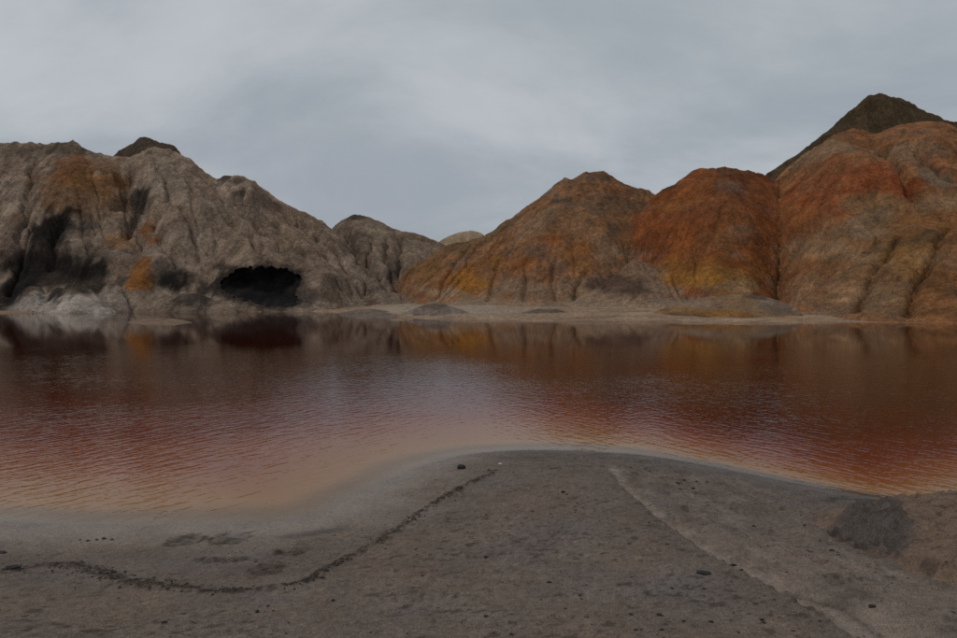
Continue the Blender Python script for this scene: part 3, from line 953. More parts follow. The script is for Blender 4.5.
def build_massifs():
    global HF
    X, Y = np.meshgrid(HX, HY)
    base = HF.copy()
    crude = blur(HF, 1)
    H = blur(HF, 1)
    tall = sstep(0.5, 9, H)
    seam = np.zeros(H.shape)
    for ax in (0, 1):
        seam[(OWN != np.roll(OWN, 1, ax)) & (OWN >= 0) & (np.roll(OWN, 1, ax) >= 0)] = 1
    seam = np.clip(blur(seam, 60) * 12, 0, 1)
    H = lerp(H, blur(H, 60), seam * 0.75 * sstep(2.0, 5.0, H))
    # broad unevenness of tipped clay
    H = H + tall * (0.42 * fbm(X * 0.085, Y * 0.085, 3, 901) + 0.36 * fbm(X * 0.24, Y * 0.24, 3, 905))
    H = H + (0.15 + 0.85 * tall) * 0.30 * fbm(X * 0.7, Y * 0.7, 4, 909, 0.6)
    for k, M in enumerate(MASSIFS):
        for (pts, w, dep) in M['gullies']:
            L3 = smooth_line([sight(px, py, crude) for px, py in pts], 24)
            wob = 0.9 * fbm(X * 0.4, Y * 0.4, 3, M['seed'] + 41) * w
            d, al = seg_dist(X + wob, Y + wob, L3[:, :2])
            H = H - np.clip(1 - d / w, 0, 1) ** 2.2 * sstep(0, 0.15, al) * dep * 1.5
    # bare clay erodes unevenly: some flanks stay smooth, others are cut to badland
    soft = 0.25 + 1.1 * sstep(-0.35, 0.45, fbm(X * 0.05, Y * 0.05, 3, 921))
    kmap = np.ones(H.shape)
    for k, M in enumerate(MASSIFS):
        kmap[OWN == k] = M['carve']
    kmap = blur(kmap, 4) * soft
    H = erode(H, 0.105, 4, 0.45, 0.04, kmap)
    high = blur(H, 30); prom = sstep(0.1, 0.9, H - high)           # only where the ground stands proud: ridges and tops
    rock = np.abs(fbm(X * 0.33, Y * 0.33, 5, 935, 0.62))
    H = H + prom * tall * (0.9 * rock - 0.12)
    H = H + 0.05 * fbm(X * 2.1, Y * 2.1, 2, 931)
    H = erode(H, 0.07, 2, 0.40, 0.0, kmap)
    area = drainage(H)
    la_ = np.log10(area * HC * HC + 0.05)
    knife = sstep(0.35, 1.25, la_) * sstep(0.3, 2.0, H - FLOOR)
    H = H - (0.10 + 0.42 * np.clip(kmap, 0, 1)) * knife
    H = np.maximum(H, FLOOR + np.where(OWN >= 0, 0.25, -0.3))
    HF = H
    # run-off streaks
    r = np.random.default_rng(77)
    n_f = flow_smear(H, blur(r.normal(0, 1, H.shape), 1), 30)
    n_c = flow_smear(H, blur(r.normal(0, 1, H.shape), 12), 40)
    wx_ = fbm(X * 0.22, (Y + H) * 0.16, 4, 941); wz_ = fbm(X * 0.22 + 9, (Y + H) * 0.16, 4, 943)
    fine = fbm(X * 0.9, (Y + H) * 0.45, 4, 947)
    v1 = fbm(X * 0.09, (Y + H) * 0.06, 4, 951)
    # clay colours: soft borders between heaps, then the stains and the painted shade of hollows
    base_c = np.zeros(H.shape + (3,)); str_c = np.zeros(H.shape + (3,))
    for k, M in enumerate(MASSIFS):
        base_c[OWN == k] = M['color']; str_c[OWN == k] = M['streak'] if M['streak'] is not None else np.array(M['color']) * 0.85
    hole = OWN < 0
    base_c[hole] = (0.19, 0.145, 0.108); str_c[hole] = (0.16, 0.12, 0.09)
    wi = np.clip(np.rint((X + 1.6 * fbm(X * 0.3, Y * 0.3, 3, 961) - HX[0]) / HC).astype(int), 0, len(HX) - 1)
    wj = np.clip(np.rint((Y + 1.6 * fbm(X * 0.3 + 5, Y * 0.3, 3, 963) - HY[0]) / HC).astype(int), 0, len(HY) - 1)
    far_own = (OWN == OWN[wj, wi]) | (np.abs(H - H[wj, wi]) < 2.5)
    base_c = np.where(far_own[..., None], base_c[wj, wi], base_c); str_c = np.where(far_own[..., None], str_c[wj, wi], str_c)
    for ch in range(3):
        base_c[..., ch] = blur(base_c[..., ch], 7); str_c[..., ch] = blur(str_c[..., ch], 7)
    mi3 = fbm(X * 1.7, (Y + H) * 1.25, 3, 981, 0.65)
    colr_all = base_c * np.clip(1 + 0.24 * v1 + 0.07 * n_f + 0.14 * n_c + 0.55 * mi3, 0.25, 2.2)[..., None]
    colr_all = lerp(colr_all, str_c * np.clip(1 + 0.08 * n_f + 0.55 * mi3, 0.4, 2)[..., None], (sstep(0.1, 1.2, n_c) * 0.8)[..., None])
    mot = fbm(X * 0.42, (Y + H) * 0.36, 5, 971, 0.6); mo2 = fbm(X * 0.16 + 3, (Y + H) * 0.2, 4, 973)
    colr_all = colr_all * np.clip(1 + 0.8 * mot, 0.35, 1.9)[..., None]
    grey = colr_all.mean(-1, keepdims=True) * np.array([1.08, 1.0, 0.95]) * 0.92
    colr_all = lerp(colr_all, grey, (sstep(0.10, 0.45, mo2) * 0.55)[..., None])
    for M in MASSIFS:
        for pt in M['patches']:
            px, py, rx, ry, rgb, f = pt[:6]
            ang = math.radians(pt[6]) if len(pt) > 6 else 0.0
            p = sight(px, py, crude); q_ = p[1] / F_PX
            R = 2.4 * max(rx, ry) * q_
            i0, i1 = np.searchsorted(HX, (p[0] - R, p[0] + R)); j0, j1 = np.searchsorted(HY, (p[1] - 16, p[1] + 16))
            sl = (slice(j0, j1), slice(i0, i1))
            x, y, z = X[sl], Y[sl], H[sl]
            ddx = (x - p[0]) / q_ + 0.75 * rx * wx_[sl]; ddz = -(z - p[2]) / q_ + 0.75 * ry * wz_[sl]
            ca, sa = math.cos(ang), math.sin(ang)
            q = np.hypot((ddx * ca + ddz * sa) / rx, (-ddx * sa + ddz * ca) / ry)
            m = sstep(1.25, 0.55, q + 0.45 * fine[sl] + 0.16 * n_c[sl] + 0.10 * n_f[sl]) * f * sstep(16, 10, np.abs(y - p[1]))
            colr_all[sl] = lerp(colr_all[sl], np.array(rgb) * np.clip(1 + 0.07 * n_f[sl] + 0.25 * fine[sl] + 0.6 * mot[sl] + 0.5 * mi3[sl], 0.35, 1.9)[..., None], np.clip(m, 0, 1)[..., None])
    wash = sstep(0.9, 1.9, blur(la_, 2) + 0.5 * mo2) * sstep(-16, -9, X) * sstep(0.3, -0.3, mo2)
    colr_all = lerp(colr_all, np.array([0.25, 0.205, 0.165]) * np.clip(1 + 0.5 * mi3, 0.5, 1.6)[..., None], (wash * 0.5)[..., None])
    toe = sstep(2.3, 0.9, H + 1.6 * mot + 0.25 * n_c) * sstep(-16, -9, X) * sstep(34, 26, X)
    colr_all = lerp(colr_all, np.array([0.25, 0.215, 0.19]) * np.clip(1 + 0.4 * mot, 0.5, 1.6)[..., None], (toe * 0.8)[..., None])
    for k, M in enumerate(MASSIFS):
        own = OWN == k
        jj, ii = np.nonzero(own)
        if len(jj) < 50: continue
        j0, j1, i0, i1 = max(jj.min() - 2, 0), min(jj.max() + 3, len(HY)), max(ii.min() - 2, 0), min(ii.max() + 3, len(HX))
        sl = (slice(j0, j1), slice(i0, i1))
        x, y, z = X[sl].copy(), Y[sl].copy(), H[sl].copy()
        colr = colr_all[sl]
        hole_m = np.zeros(x.shape, bool); caves = []
        for (outline, dep, edge) in M['hollows']:
            pts = np.array([sight(px, py, crude) for px, py in outline])
            poly = [(p[0], p[2]) for p in pts]

            def cave_sd(x_, z_):
                return poly_sd(x_, z_, poly) + 0.55 * fbm(x_ * 0.55, z_ * 0.8, 4, M['seed'] + 43, 0.65)
            front_ = np.abs(y - pts[:, 1].mean()) < 9
            sd = cave_sd(x, blur(H, 40)[sl])
            hole_m |= blur(((sd > 0) & front_).astype(float), 14) > 0.5 + 0.42 * fbm(x * 0.9, y * 0.9, 4, M['seed'] + 45, 0.65)
            z = lerp(z, blur(H, 40)[sl], sstep(3.2, 1.2, np.abs(sd)) * front_)
            patch = sstep(-1.0, 0.0, sd + 0.9 * fbm(x * 0.8, z * 1.0, 4, M['seed'] + 49, 0.65)) * front_  # shade of the cave painted past its rim, over the frayed edge
            colr = lerp(colr, np.array([0.030, 0.026, 0.025]), (0.9 * patch)[..., None])
            gx_ = np.arange(pts[:, 0].min() - 1.5, pts[:, 0].max() + 1.5, 0.14); gz_ = np.arange(pts[:, 2].min() - 1.6, pts[:, 2].max() + 1.6, 0.14)
            CX, CZ = np.meshgrid(gx_, gz_)
            ys_ = np.arange(pts[:, 1].min() - 4, pts[:, 1].max() + 14, 0.1)
            CY = np.empty(CX.shape)
            for ci, xx in enumerate(gx_):              # where the slope itself stands at each height
                prof = np.maximum.accumulate(sample(H, np.full(ys_.shape, xx), ys_))
                CY[:, ci] = ys_[np.clip(np.searchsorted(prof, gz_), 0, len(ys_) - 1)]
            CY = blur(np.pad(CY, 6, mode='edge'), 6)[6:-6, 6:-6] + 0.7
            ylo = CY[:8].min()
            csd = poly_sd(CX, CZ, poly)
            CY = CY + dep * sstep(-0.2, 2.2, csd) + 0.8 * fbm(CX * 0.5, CZ * 0.6, 4, M['seed'] + 47, 0.6)
            CY = np.maximum(CY, ylo)
            cc = np.ones(CX.shape + (3,)) * np.array([0.013, 0.011, 0.010]) * np.clip(1 + 1.2 * fbm(CX * 0.7, CZ * 0.7, 4, M['seed'] + 53), 0.3, 2.2)[..., None]  # near-black colour carries the shade inside the cave
            keep = (csd[:-1, :-1] > -0.8) & ((csd[:-1, :-1] > -0.15) | (CZ[:-1, :-1] > pts[:, 2].mean()) | (CX[:-1, :-1] > pts[:, 0].mean()))
            ix = np.arange(CX.size).reshape(CX.shape)
            cq = np.stack([ix[:-1, :-1], ix[:-1, 1:], ix[1:, 1:], ix[1:, :-1]], -1)[keep]
            cu, cinv = np.unique(cq, return_inverse=True)
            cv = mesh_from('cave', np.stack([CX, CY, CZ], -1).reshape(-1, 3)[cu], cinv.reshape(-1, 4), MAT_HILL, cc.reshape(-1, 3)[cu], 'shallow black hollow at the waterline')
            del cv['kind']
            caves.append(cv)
        warm = sstep(-14, -6, x)[..., None]
        colr = colr * lerp(np.array([0.93, 0.79, 0.66]), np.array([1.07, 0.89, 0.68]), warm)
        ow = own[sl]
        face = ow[:-1, :-1] & ~hole_m[:-1, :-1]
        face = face & (z[:-1, :-1] > -1.2)
        idx = np.arange(x.size).reshape(x.shape)
        quads = np.stack([idx[:-1, :-1], idx[:-1, 1:], idx[1:, 1:], idx[1:, :-1]], -1)[face]
        used, inv = np.unique(quads, return_inverse=True)
        ob = mesh_from(M['name'], np.stack([x, y, z], -1).reshape(-1, 3)[used], inv.reshape(-1, 4), MAT_HILL, colr.reshape(-1, 3)[used], M['label'])
        for cv in caves: cv.parent = ob


def mesh_from(name, V, Q, mat, color, label):
    me = bpy.data.meshes.new(name)
    nf = len(Q)
    me.vertices.add(len(V)); me.vertices.foreach_set('co', V.reshape(-1).astype(np.float32))
    me.loops.add(nf * 4); me.loops.foreach_set('vertex_index', Q.reshape(-1).astype(np.int32))
    me.polygons.add(nf); me.polygons.foreach_set('loop_start', np.arange(0, nf * 4, 4, dtype=np.int32))
    me.update(calc_edges=True)
    me.polygons.foreach_set('use_smooth', np.ones(nf, bool))
    at_ = me.attributes.new('tint', 'FLOAT_COLOR', 'POINT')
    buf = np.ones((len(V), 4), np.float32); buf[:, :3] = np.clip(color, 0, 1)
    at_.data.foreach_set('color', buf.reshape(-1))
    me.materials.append(mat)
    ob = bpy.data.objects.new(name, me)
    COL.objects.link(ob)
    tag(ob, label, kind='structure')
    return ob


GREY = (0.280, 0.240, 0.208)
TAN = (0.225, 0.160, 0.110)
PALE = (0.36, 0.35, 0.35)
DARK = (0.040, 0.034, 0.030)
BLACK = (0.016, 0.014, 0.013)
OCHRE = (0.215, 0.105, 0.028)
RUST = (0.190, 0.070, 0.024)
RED = (0.205, 0.068, 0.028)
PLUM = (0.115, 0.085, 0.080)
BROWN = (0.130, 0.080, 0.050)


def Yv(pts, y):
    return [(a, b, y) for a, b in pts]


massif('hill', 'tall grey clay hill on the left with ochre stains and a dark cave', 
     [(-320, 313, 90), (-100, 312.5, 93), (0, 312, 95), (100, 310, 96.5), (200, 309, 97.5), (290, 309.5, 97), (330, 307, 100), (365, 301, 107), (404, 294, 116)],
     [(-320, 190, 116), (-200, 158, 120), (-60, 144, 122), (0, 141.5, 122), (15, 140.5, 122), (35, 142.5, 122), (60, 142, 122), (72, 141, 122), (82, 147, 122), (95, 152, 122),
      (115, 156, 122), (130, 157, 122), (143, 152, 122), (153, 147, 122), (163, 147, 122), (172, 147.5, 122), (182, 153, 121), (195, 163, 120.5), (208, 173, 120), (220, 181, 119.5), (227, 178, 119.5),
      (238, 175.5, 119), (250, 177, 118.5), (262, 184, 122), (275, 195, 122), (290, 206, 122), (305, 212, 122), (320, 220, 121.5), (333, 229, 121),
      (345, 243, 120), (360, 262, 119), (375, 279, 118), (388, 289, 117.5), (404, 294, 117)],
     GREY, step=0.19, convex=1.25, seed=1000, carve=0.32, foot=0.0, rills=1.3, rill_w=2.3,
     bulges=[(70, 190, 55, 50, 2.0), (200, 215, 45, 45, 2.2), (20, 240, 30, 40, 1.2), (115, 262, 22, 12, 1.5), (60, 250, 28, 12, 1.8), (285, 250, 40, 22, 1.5), (330, 285, 30, 14, 1.6), (140, 285, 14, 18, 1.2), (255, 262, 45, 6, 1.6)],
     gullies=[([(128, 165), (126, 190), (132, 215), (140, 245)], 2.2, 2.2), ([(135, 185), (155, 220), (165, 245), (175, 262)], 1.3, 1.3),
              ([(35, 150), (28, 200), (22, 250), (14, 290)], 1.3, 1.2), ([(228, 182), (250, 205), (275, 225), (300, 250)], 1.6, 1.3), ([(240, 178), (275, 205), (310, 232), (335, 250)], 1.2, 1.0),
              ([(300, 215), (330, 245), (352, 275), (370, 295)], 1.2, 1.0), ([(190, 175), (195, 215), (200, 250)], 0.9, 0.8), ([(160, 170), (185, 215), (215, 252)], 0.8, 0.8), ([(212, 185), (235, 220), (262, 250)], 0.8, 0.7), ([(60, 215), (58, 240), (50, 262)], 1.5, 1.2), ([(166, 150), (200, 188), (238, 226), (272, 260)], 0.9, 0.9), ([(186, 158), (230, 200), (278, 242), (312, 278)], 0.9, 0.9), ([(262, 188), (300, 225), (333, 262), (352, 292)], 0.9, 0.9), ([(150, 152), (172, 190), (190, 225), (200, 258)], 0.7, 0.7), ([(245, 180), (290, 220), (325, 255)], 0.7, 0.6)],
     hollows=[([(217, 287), (224, 277), (236, 271), (250, 269), (264, 266), (282, 269), (296, 272), (301, 279), (297, 287), (294, 294), (298, 303), (288, 307), (270, 307.5), (254, 304.5), (240, 299), (226, 294)], 2.6, 0.7)],
     patches=[(70, 180, 48, 40, (0.19, 0.115, 0.065), 0.8), (62, 172, 28, 18, (0.20, 0.095, 0.035), 0.75), (95, 185, 30, 22, (0.20, 0.105, 0.04), 0.7), (85, 205, 40, 18, (0.185, 0.105, 0.05), 0.6),
              (25, 150, 30, 12, (0.10, 0.085, 0.07), 0.6), (66, 148, 22, 8, (0.075, 0.06, 0.045), 0.7), (55, 222, 18, 26, BLACK, 0.92, 20), (62, 235, 14, 12, BLACK, 0.85), (85, 228, 14, 16, (0.07, 0.058, 0.05), 0.7),
              (136, 198, 14, 18, (0.035, 0.03, 0.028), 0.9), (133, 215, 7, 18, (0.05, 0.042, 0.036), 0.8), (145, 230, 12, 9, (0.23, 0.095, 0.03), 0.85), (152, 240, 8, 5, (0.22, 0.09, 0.03), 0.8),
              (138, 270, 12, 16, (0.23, 0.105, 0.028), 0.9), (140, 283, 10, 12, (0.24, 0.105, 0.025), 0.9), (118, 240, 22, 9, (0.20, 0.105, 0.04), 0.7, 25), (100, 252, 16, 8, (0.10, 0.085, 0.07), 0.8),
              (40, 262, 36, 20, (0.055, 0.045, 0.042), 0.85), (25, 282, 20, 20, BLACK, 0.9), (85, 268, 26, 14, (0.06, 0.05, 0.046), 0.85), (95, 282, 16, 18, BLACK, 0.85), (60, 278, 30, 12, BLACK, 0.85),  # black clay, and the dark of hollows painted instead of cut
              (5, 300, 14, 12, BLACK, 0.9), (8, 250, 14, 40, (0.13, 0.095, 0.085), 0.6), (178, 277, 17, 13, (0.022, 0.019, 0.018), 0.95), (160, 270, 10, 12, (0.07, 0.06, 0.055), 0.7),  # near-black patch paints the shade of a second, uncut hollow
              (55, 268, 50, 17, BLACK, 0.9), (22, 284, 24, 20, BLACK, 0.95), (92, 280, 22, 18, BLACK, 0.95), (178, 279, 22, 14, BLACK, 0.95), (214, 288, 22, 14, BLACK, 0.9), (240, 280, 34, 15, (0.03, 0.026, 0.024), 0.9), (58, 225, 20, 26, BLACK, 0.9, 20), (205, 292, 14, 9, (0.06, 0.052, 0.047), 0.7), (225, 268, 16, 8, (0.05, 0.043, 0.038), 0.8), (310, 296, 14, 9, (0.06, 0.055, 0.055), 0.85), (300, 285, 8, 12, (0.05, 0.04, 0.035), 0.6),  # blacks by the hollow and cave mouth paint their shade wider
              (236, 180, 12, 5, (0.055, 0.05, 0.045), 0.8), (240, 191, 6, 6, (0.04, 0.035, 0.03), 0.8), (262, 200, 24, 7, (0.10, 0.075, 0.06), 0.6, 40), (150, 152, 8, 3, (0.06, 0.05, 0.04), 0.7), (125, 165, 14, 8, (0.26, 0.22, 0.18), 0.5),
              (270, 235, 60, 30, (0.265, 0.205, 0.155), 0.45), (330, 285, 26, 16, (0.15, 0.12, 0.10), 0.5), (205, 225, 34, 44, (0.275, 0.235, 0.205), 0.5)],
     streak=(0.200, 0.160, 0.130))

massif('dark_knoll', 'small dark knoll showing behind the top of the left grey hill',
     Yv([(96, 190), (200, 190)], 122), Yv([(100, 170), (108, 157), (114, 152.5), (125, 146), (134, 141), (142, 136), (149, 136.8), (154, 140.5), (164, 141), (172, 143), (177, 146), (186, 158), (196, 175)], 129),
     (0.085, 0.070, 0.058), step=0.2, seed=1100, carve=0.3, rills=0.6, patches=[(165, 150, 14, 8, (0.17, 0.14, 0.11), 0.7)])

massif('hill', 'low rounded grey hill in the gap behind the lake',
     [(322, 292, 108), (400, 296, 106), (470, 292, 110)],
     Yv([(318, 246), (330, 231), (340, 223.5), (347, 219.5), (354, 216), (362, 215.5), (372, 218), (385, 223.5), (397, 228.5), (410, 231.5), (422, 235), (433, 239), (446, 246), (460, 258)], 131),
     (0.205, 0.172, 0.145), step=0.19, seed=1200, carve=0.9, foot=0.5, rills=1.2, rill_w=1.8, rough=1.2,
     gullies=[([(345, 230), (355, 250), (375, 270), (395, 288)], 1.6, 1.4), ([(400, 240), (400, 262), (398, 285)], 1.2, 1.0), ([(385, 235), (388, 262), (396, 285)], 0.9, 0.8)],
     patches=[(352, 217, 14, 4, (0.05, 0.042, 0.036), 0.85), (357, 243, 14, 14, (0.075, 0.065, 0.058), 0.75), (345, 232, 10, 8, (0.13, 0.11, 0.09), 0.5), (420, 238, 26, 6, (0.14, 0.105, 0.075), 0.7),
              (392, 272, 8, 14, (0.06, 0.05, 0.045), 0.75), (375, 228, 16, 8, (0.27, 0.23, 0.19), 0.6), (380, 250, 24, 14, (0.24, 0.20, 0.165), 0.5)])

hill('distant_mound', 'pale distant mound peeping out between the two hills',
     Yv([(415, 266), (500, 266)], 172), Yv([(424, 256), (436, 244), (447, 237), (458, 232.5), (470, 230.5), (481, 233), (492, 242), (500, 255)], 186),
     (0.33, 0.275, 0.205), step=0.3, seed=1250, rills=0.4, rough=0.5)

massif('hill', 'brown and ochre central hill with a grey rocky summit',
     [(390, 293, 114), (408, 297, 105), (425, 301, 98), (450, 303, 92.5), (485, 305, 88.5), (520, 305.5, 86.5), (560, 305, 86), (600, 304, 86.5), (640, 301, 89), (680, 298, 95), (740, 295, 106)],
     [(388, 289, 115), (396, 277, 115), (410, 267, 115.5), (426, 258, 116), (440, 250, 116), (452, 244, 116), (466, 242, 116), (480, 237.5, 116.5), (492, 229, 117), (504, 219.5, 117), (518, 210.5, 117), (532, 201.5, 117), (546, 190.5, 117), (557, 182, 117), (566, 178.5, 117), (573, 181, 117), (580, 176.5, 117), (590, 173, 117), (603, 172.5, 117), (613, 174.5, 117), (622, 180, 116.5), (636, 186, 116), (650, 191.5, 115), (660, 198, 114), (690, 232, 111), (740, 290, 107)],
     (0.215, 0.122, 0.070), step=0.18, convex=1.2, seed=1300, carve=0.35, foot=0.85, rills=0.95, rill_w=2.4,
     bulges=[(545, 265, 34, 26, 0.5), (600, 225, 34, 34, 0.6)],
     gullies=[([(415, 264), (404, 280), (398, 292)], 0.8, 0.5), ([(500, 255), (494, 275), (488, 300)], 0.6, 0.5), ([(556, 255), (553, 275), (556, 300)], 0.6, 0.5), ([(590, 265), (578, 285), (572, 300)], 0.6, 0.5),
              ([(525, 262), (527, 280), (524, 300)], 0.8, 0.6), ([(590, 178), (566, 205), (540, 240), (520, 285)], 3.0, -0.5), ([(470, 245), (450, 270), (438, 296)], 0.8, 0.6)],
     patches=[(470, 240, 40, 10, (0.15, 0.10, 0.062), 0.7, -18), (455, 283, 26, 16, OCHRE, 0.85), (470, 274, 16, 12, (0.225, 0.105, 0.03), 0.8), (495, 262, 16, 12, (0.20, 0.10, 0.035), 0.75), (435, 275, 16, 10, (0.20, 0.115, 0.05), 0.7),
              (420, 270, 18, 12, (0.18, 0.11, 0.05), 0.7), (520, 265, 16, 12, (0.20, 0.085, 0.03), 0.75), (552, 240, 14, 7, (0.215, 0.085, 0.028), 0.85), (575, 258, 18, 16, (0.19, 0.095, 0.04), 0.75), (585, 248, 12, 10, (0.20, 0.09, 0.03), 0.6),
              (535, 250, 18, 10, PLUM, 0.6), (555, 268, 12, 9, PLUM, 0.6), (556, 200, 12, 8, (0.085, 0.07, 0.06), 0.75), (566, 183, 10, 5, (0.085, 0.075, 0.068), 0.7), (550, 192, 14, 7, (0.17, 0.14, 0.115), 0.6),
              (600, 178, 18, 5, (0.075, 0.064, 0.055), 0.75), (595, 208, 12, 12, (0.10, 0.08, 0.066), 0.65), (612, 230, 10, 8, (0.085, 0.07, 0.06), 0.65), (622, 205, 20, 8, (0.095, 0.07, 0.052), 0.7, 20), (640, 190, 22, 6, (0.095, 0.068, 0.048), 0.75, 22),
              (615, 190, 16, 8, (0.17, 0.08, 0.04), 0.6), (575, 225, 30, 16, (0.185, 0.118, 0.08), 0.6), (540, 215, 22, 10, (0.165, 0.125, 0.095), 0.5), (500, 228, 24, 8, (0.14, 0.095, 0.06), 0.6, -35), (610, 268, 22, 16, (0.17, 0.115, 0.08), 0.6), (430, 290, 20, 8, (0.24, 0.195, 0.15), 0.5), (590, 298, 60, 6, (0.20, 0.155, 0.12), 0.6), (510, 285, 40, 14, (0.19, 0.135, 0.10), 0.5), (530, 288, 34, 9, (0.23, 0.185, 0.155), 0.7), (585, 285, 26, 9, (0.225, 0.18, 0.15), 0.7), (440, 292, 26, 5, (0.26, 0.21, 0.17), 0.7), (605, 245, 14, 20, (0.20, 0.15, 0.12), 0.6), (535, 228, 26, 9, (0.20, 0.15, 0.118), 0.6, -30), (470, 283, 20, 9, (0.27, 0.135, 0.03), 0.8)],
     streak=(0.175, 0.092, 0.050))

massif('hill', 'rust orange dome shaped hill right of the central hill',
     [(606, 293, 104), (632, 294, 94), (655, 296, 87), (690, 298.5, 80), (720, 299, 76.5), (750, 298.5, 76.5), (772, 298, 80), (795, 296, 90), (830, 294, 101)],
     [(606, 285, 104), (618, 262, 105), (629, 236, 105.5), (640, 211, 105.5), (650, 197.5, 105.5), (662, 190, 105), (675, 184, 104.5), (688, 176, 104), (698, 169.5, 103.5), (706, 168, 103), (718, 168.5, 102.5), (728, 166.5, 102), (735, 168, 102), (745, 170.5, 102.5), (758, 171.5, 103), (768, 174, 104), (778, 181, 105), (790, 200, 105.5), (805, 232, 105), (830, 285, 101)],
     RUST, step=0.17, convex=1.3, seed=1400, carve=0.2, foot=0.7, rills=0.7, rill_w=2.4,
     bulges=[(715, 215, 45, 35, 0.8)],
     gullies=[([(690, 200), (694, 240), (698, 280)], 0.6, 0.3)],
     patches=[(720, 171, 50, 4, (0.15, 0.08, 0.05), 0.5), (727, 187, 12, 7, (0.15, 0.11, 0.09), 0.5), (665, 225, 26, 20, (0.205, 0.072, 0.026), 0.8), (650, 245, 12, 18, (0.15, 0.055, 0.024), 0.7), (730, 210, 30, 20, (0.165, 0.075, 0.036), 0.7), (760, 200, 16, 22, (0.185, 0.072, 0.03), 0.6),
              (700, 270, 36, 14, (0.215, 0.11, 0.03), 0.8), (735, 280, 34, 14, (0.20, 0.12, 0.045), 0.7), (710, 285, 24, 10, (0.225, 0.125, 0.035), 0.75), (720, 240, 16, 14, (0.12, 0.075, 0.042), 0.5), (745, 285, 20, 7, (0.24, 0.18, 0.12), 0.5), (665, 275, 14, 10, (0.24, 0.15, 0.09), 0.55),
              (770, 250, 14, 26, (0.175, 0.07, 0.03), 0.5), (690, 215, 18, 12, (0.155, 0.065, 0.032), 0.6), (742, 232, 22, 10, (0.185, 0.13, 0.095), 0.55), (676, 205, 14, 9, (0.23, 0.105, 0.04), 0.7), (690, 278, 22, 10, (0.27, 0.14, 0.035), 0.75), (755, 268, 16, 12, (0.22, 0.10, 0.035), 0.7), (725, 291, 24, 5, (0.27, 0.20, 0.13), 0.7), (700, 296, 30, 5, (0.19, 0.07, 0.028), 0.6)],
     streak=(0.170, 0.076, 0.034))

massif('grey_lobe', 'grey plum coloured clay lobe at the foot of the central hill',
     [(556, 305, 87), (600, 305, 82.5), (645, 304, 80), (704, 301, 79)],
     [(560, 303, 88), (578, 297, 89), (597, 287, 90), (610, 277, 90.5), (622, 267, 91), (633, 261, 91), (648, 261, 91), (660, 269, 90), (671, 279, 88), (682, 290, 85), (702, 300, 82)],
     (0.205, 0.150, 0.122), step=0.15, seed=1500, carve=0.35, rills=0.7, rill_w=1.6, rough=0.8,
     patches=[(620, 285, 22, 12, (0.075, 0.052, 0.048), 0.85), (636, 287, 16, 12, (0.085, 0.06, 0.054), 0.8), (645, 268, 14, 10, (0.21, 0.15, 0.125), 0.6), (640, 256, 12, 5, (0.20, 0.115, 0.085), 0.6), (655, 285, 14, 10, (0.19, 0.15, 0.125), 0.5)])

massif('dark_peak', 'dark olive brown peak rising behind the right hand hill',
     Yv([(735, 222), (850, 215), (1000, 205), (1300, 230)], 116),
     [(748, 188, 128), (766, 174, 128), (782, 163.5, 128), (800, 151, 128), (818, 137, 128), (832, 125.5, 128), (848, 113, 128), (858, 105.5, 128), (866, 98.5, 128), (872, 94, 128), (880, 92, 128), (888, 93.5, 128), (896, 96.5, 128), (903, 97, 128), (910, 102, 128),
      (922, 108.5, 128), (938, 115, 128), (950, 119.5, 128), (965, 122, 128), (1000, 133, 128), (1100, 165, 128), (1300, 210, 128)],
     (0.072, 0.056, 0.036), step=0.22, seed=1600, carve=0.2, foot=0.2, rills=0.8, rill_w=1.8, rough=0.7, convex=1.1,
     patches=[(890, 110, 20, 10, (0.10, 0.075, 0.05), 0.5), (800, 160, 30, 10, (0.055, 0.045, 0.034), 0.6), (930, 120, 22, 8, (0.085, 0.062, 0.042), 0.5)])

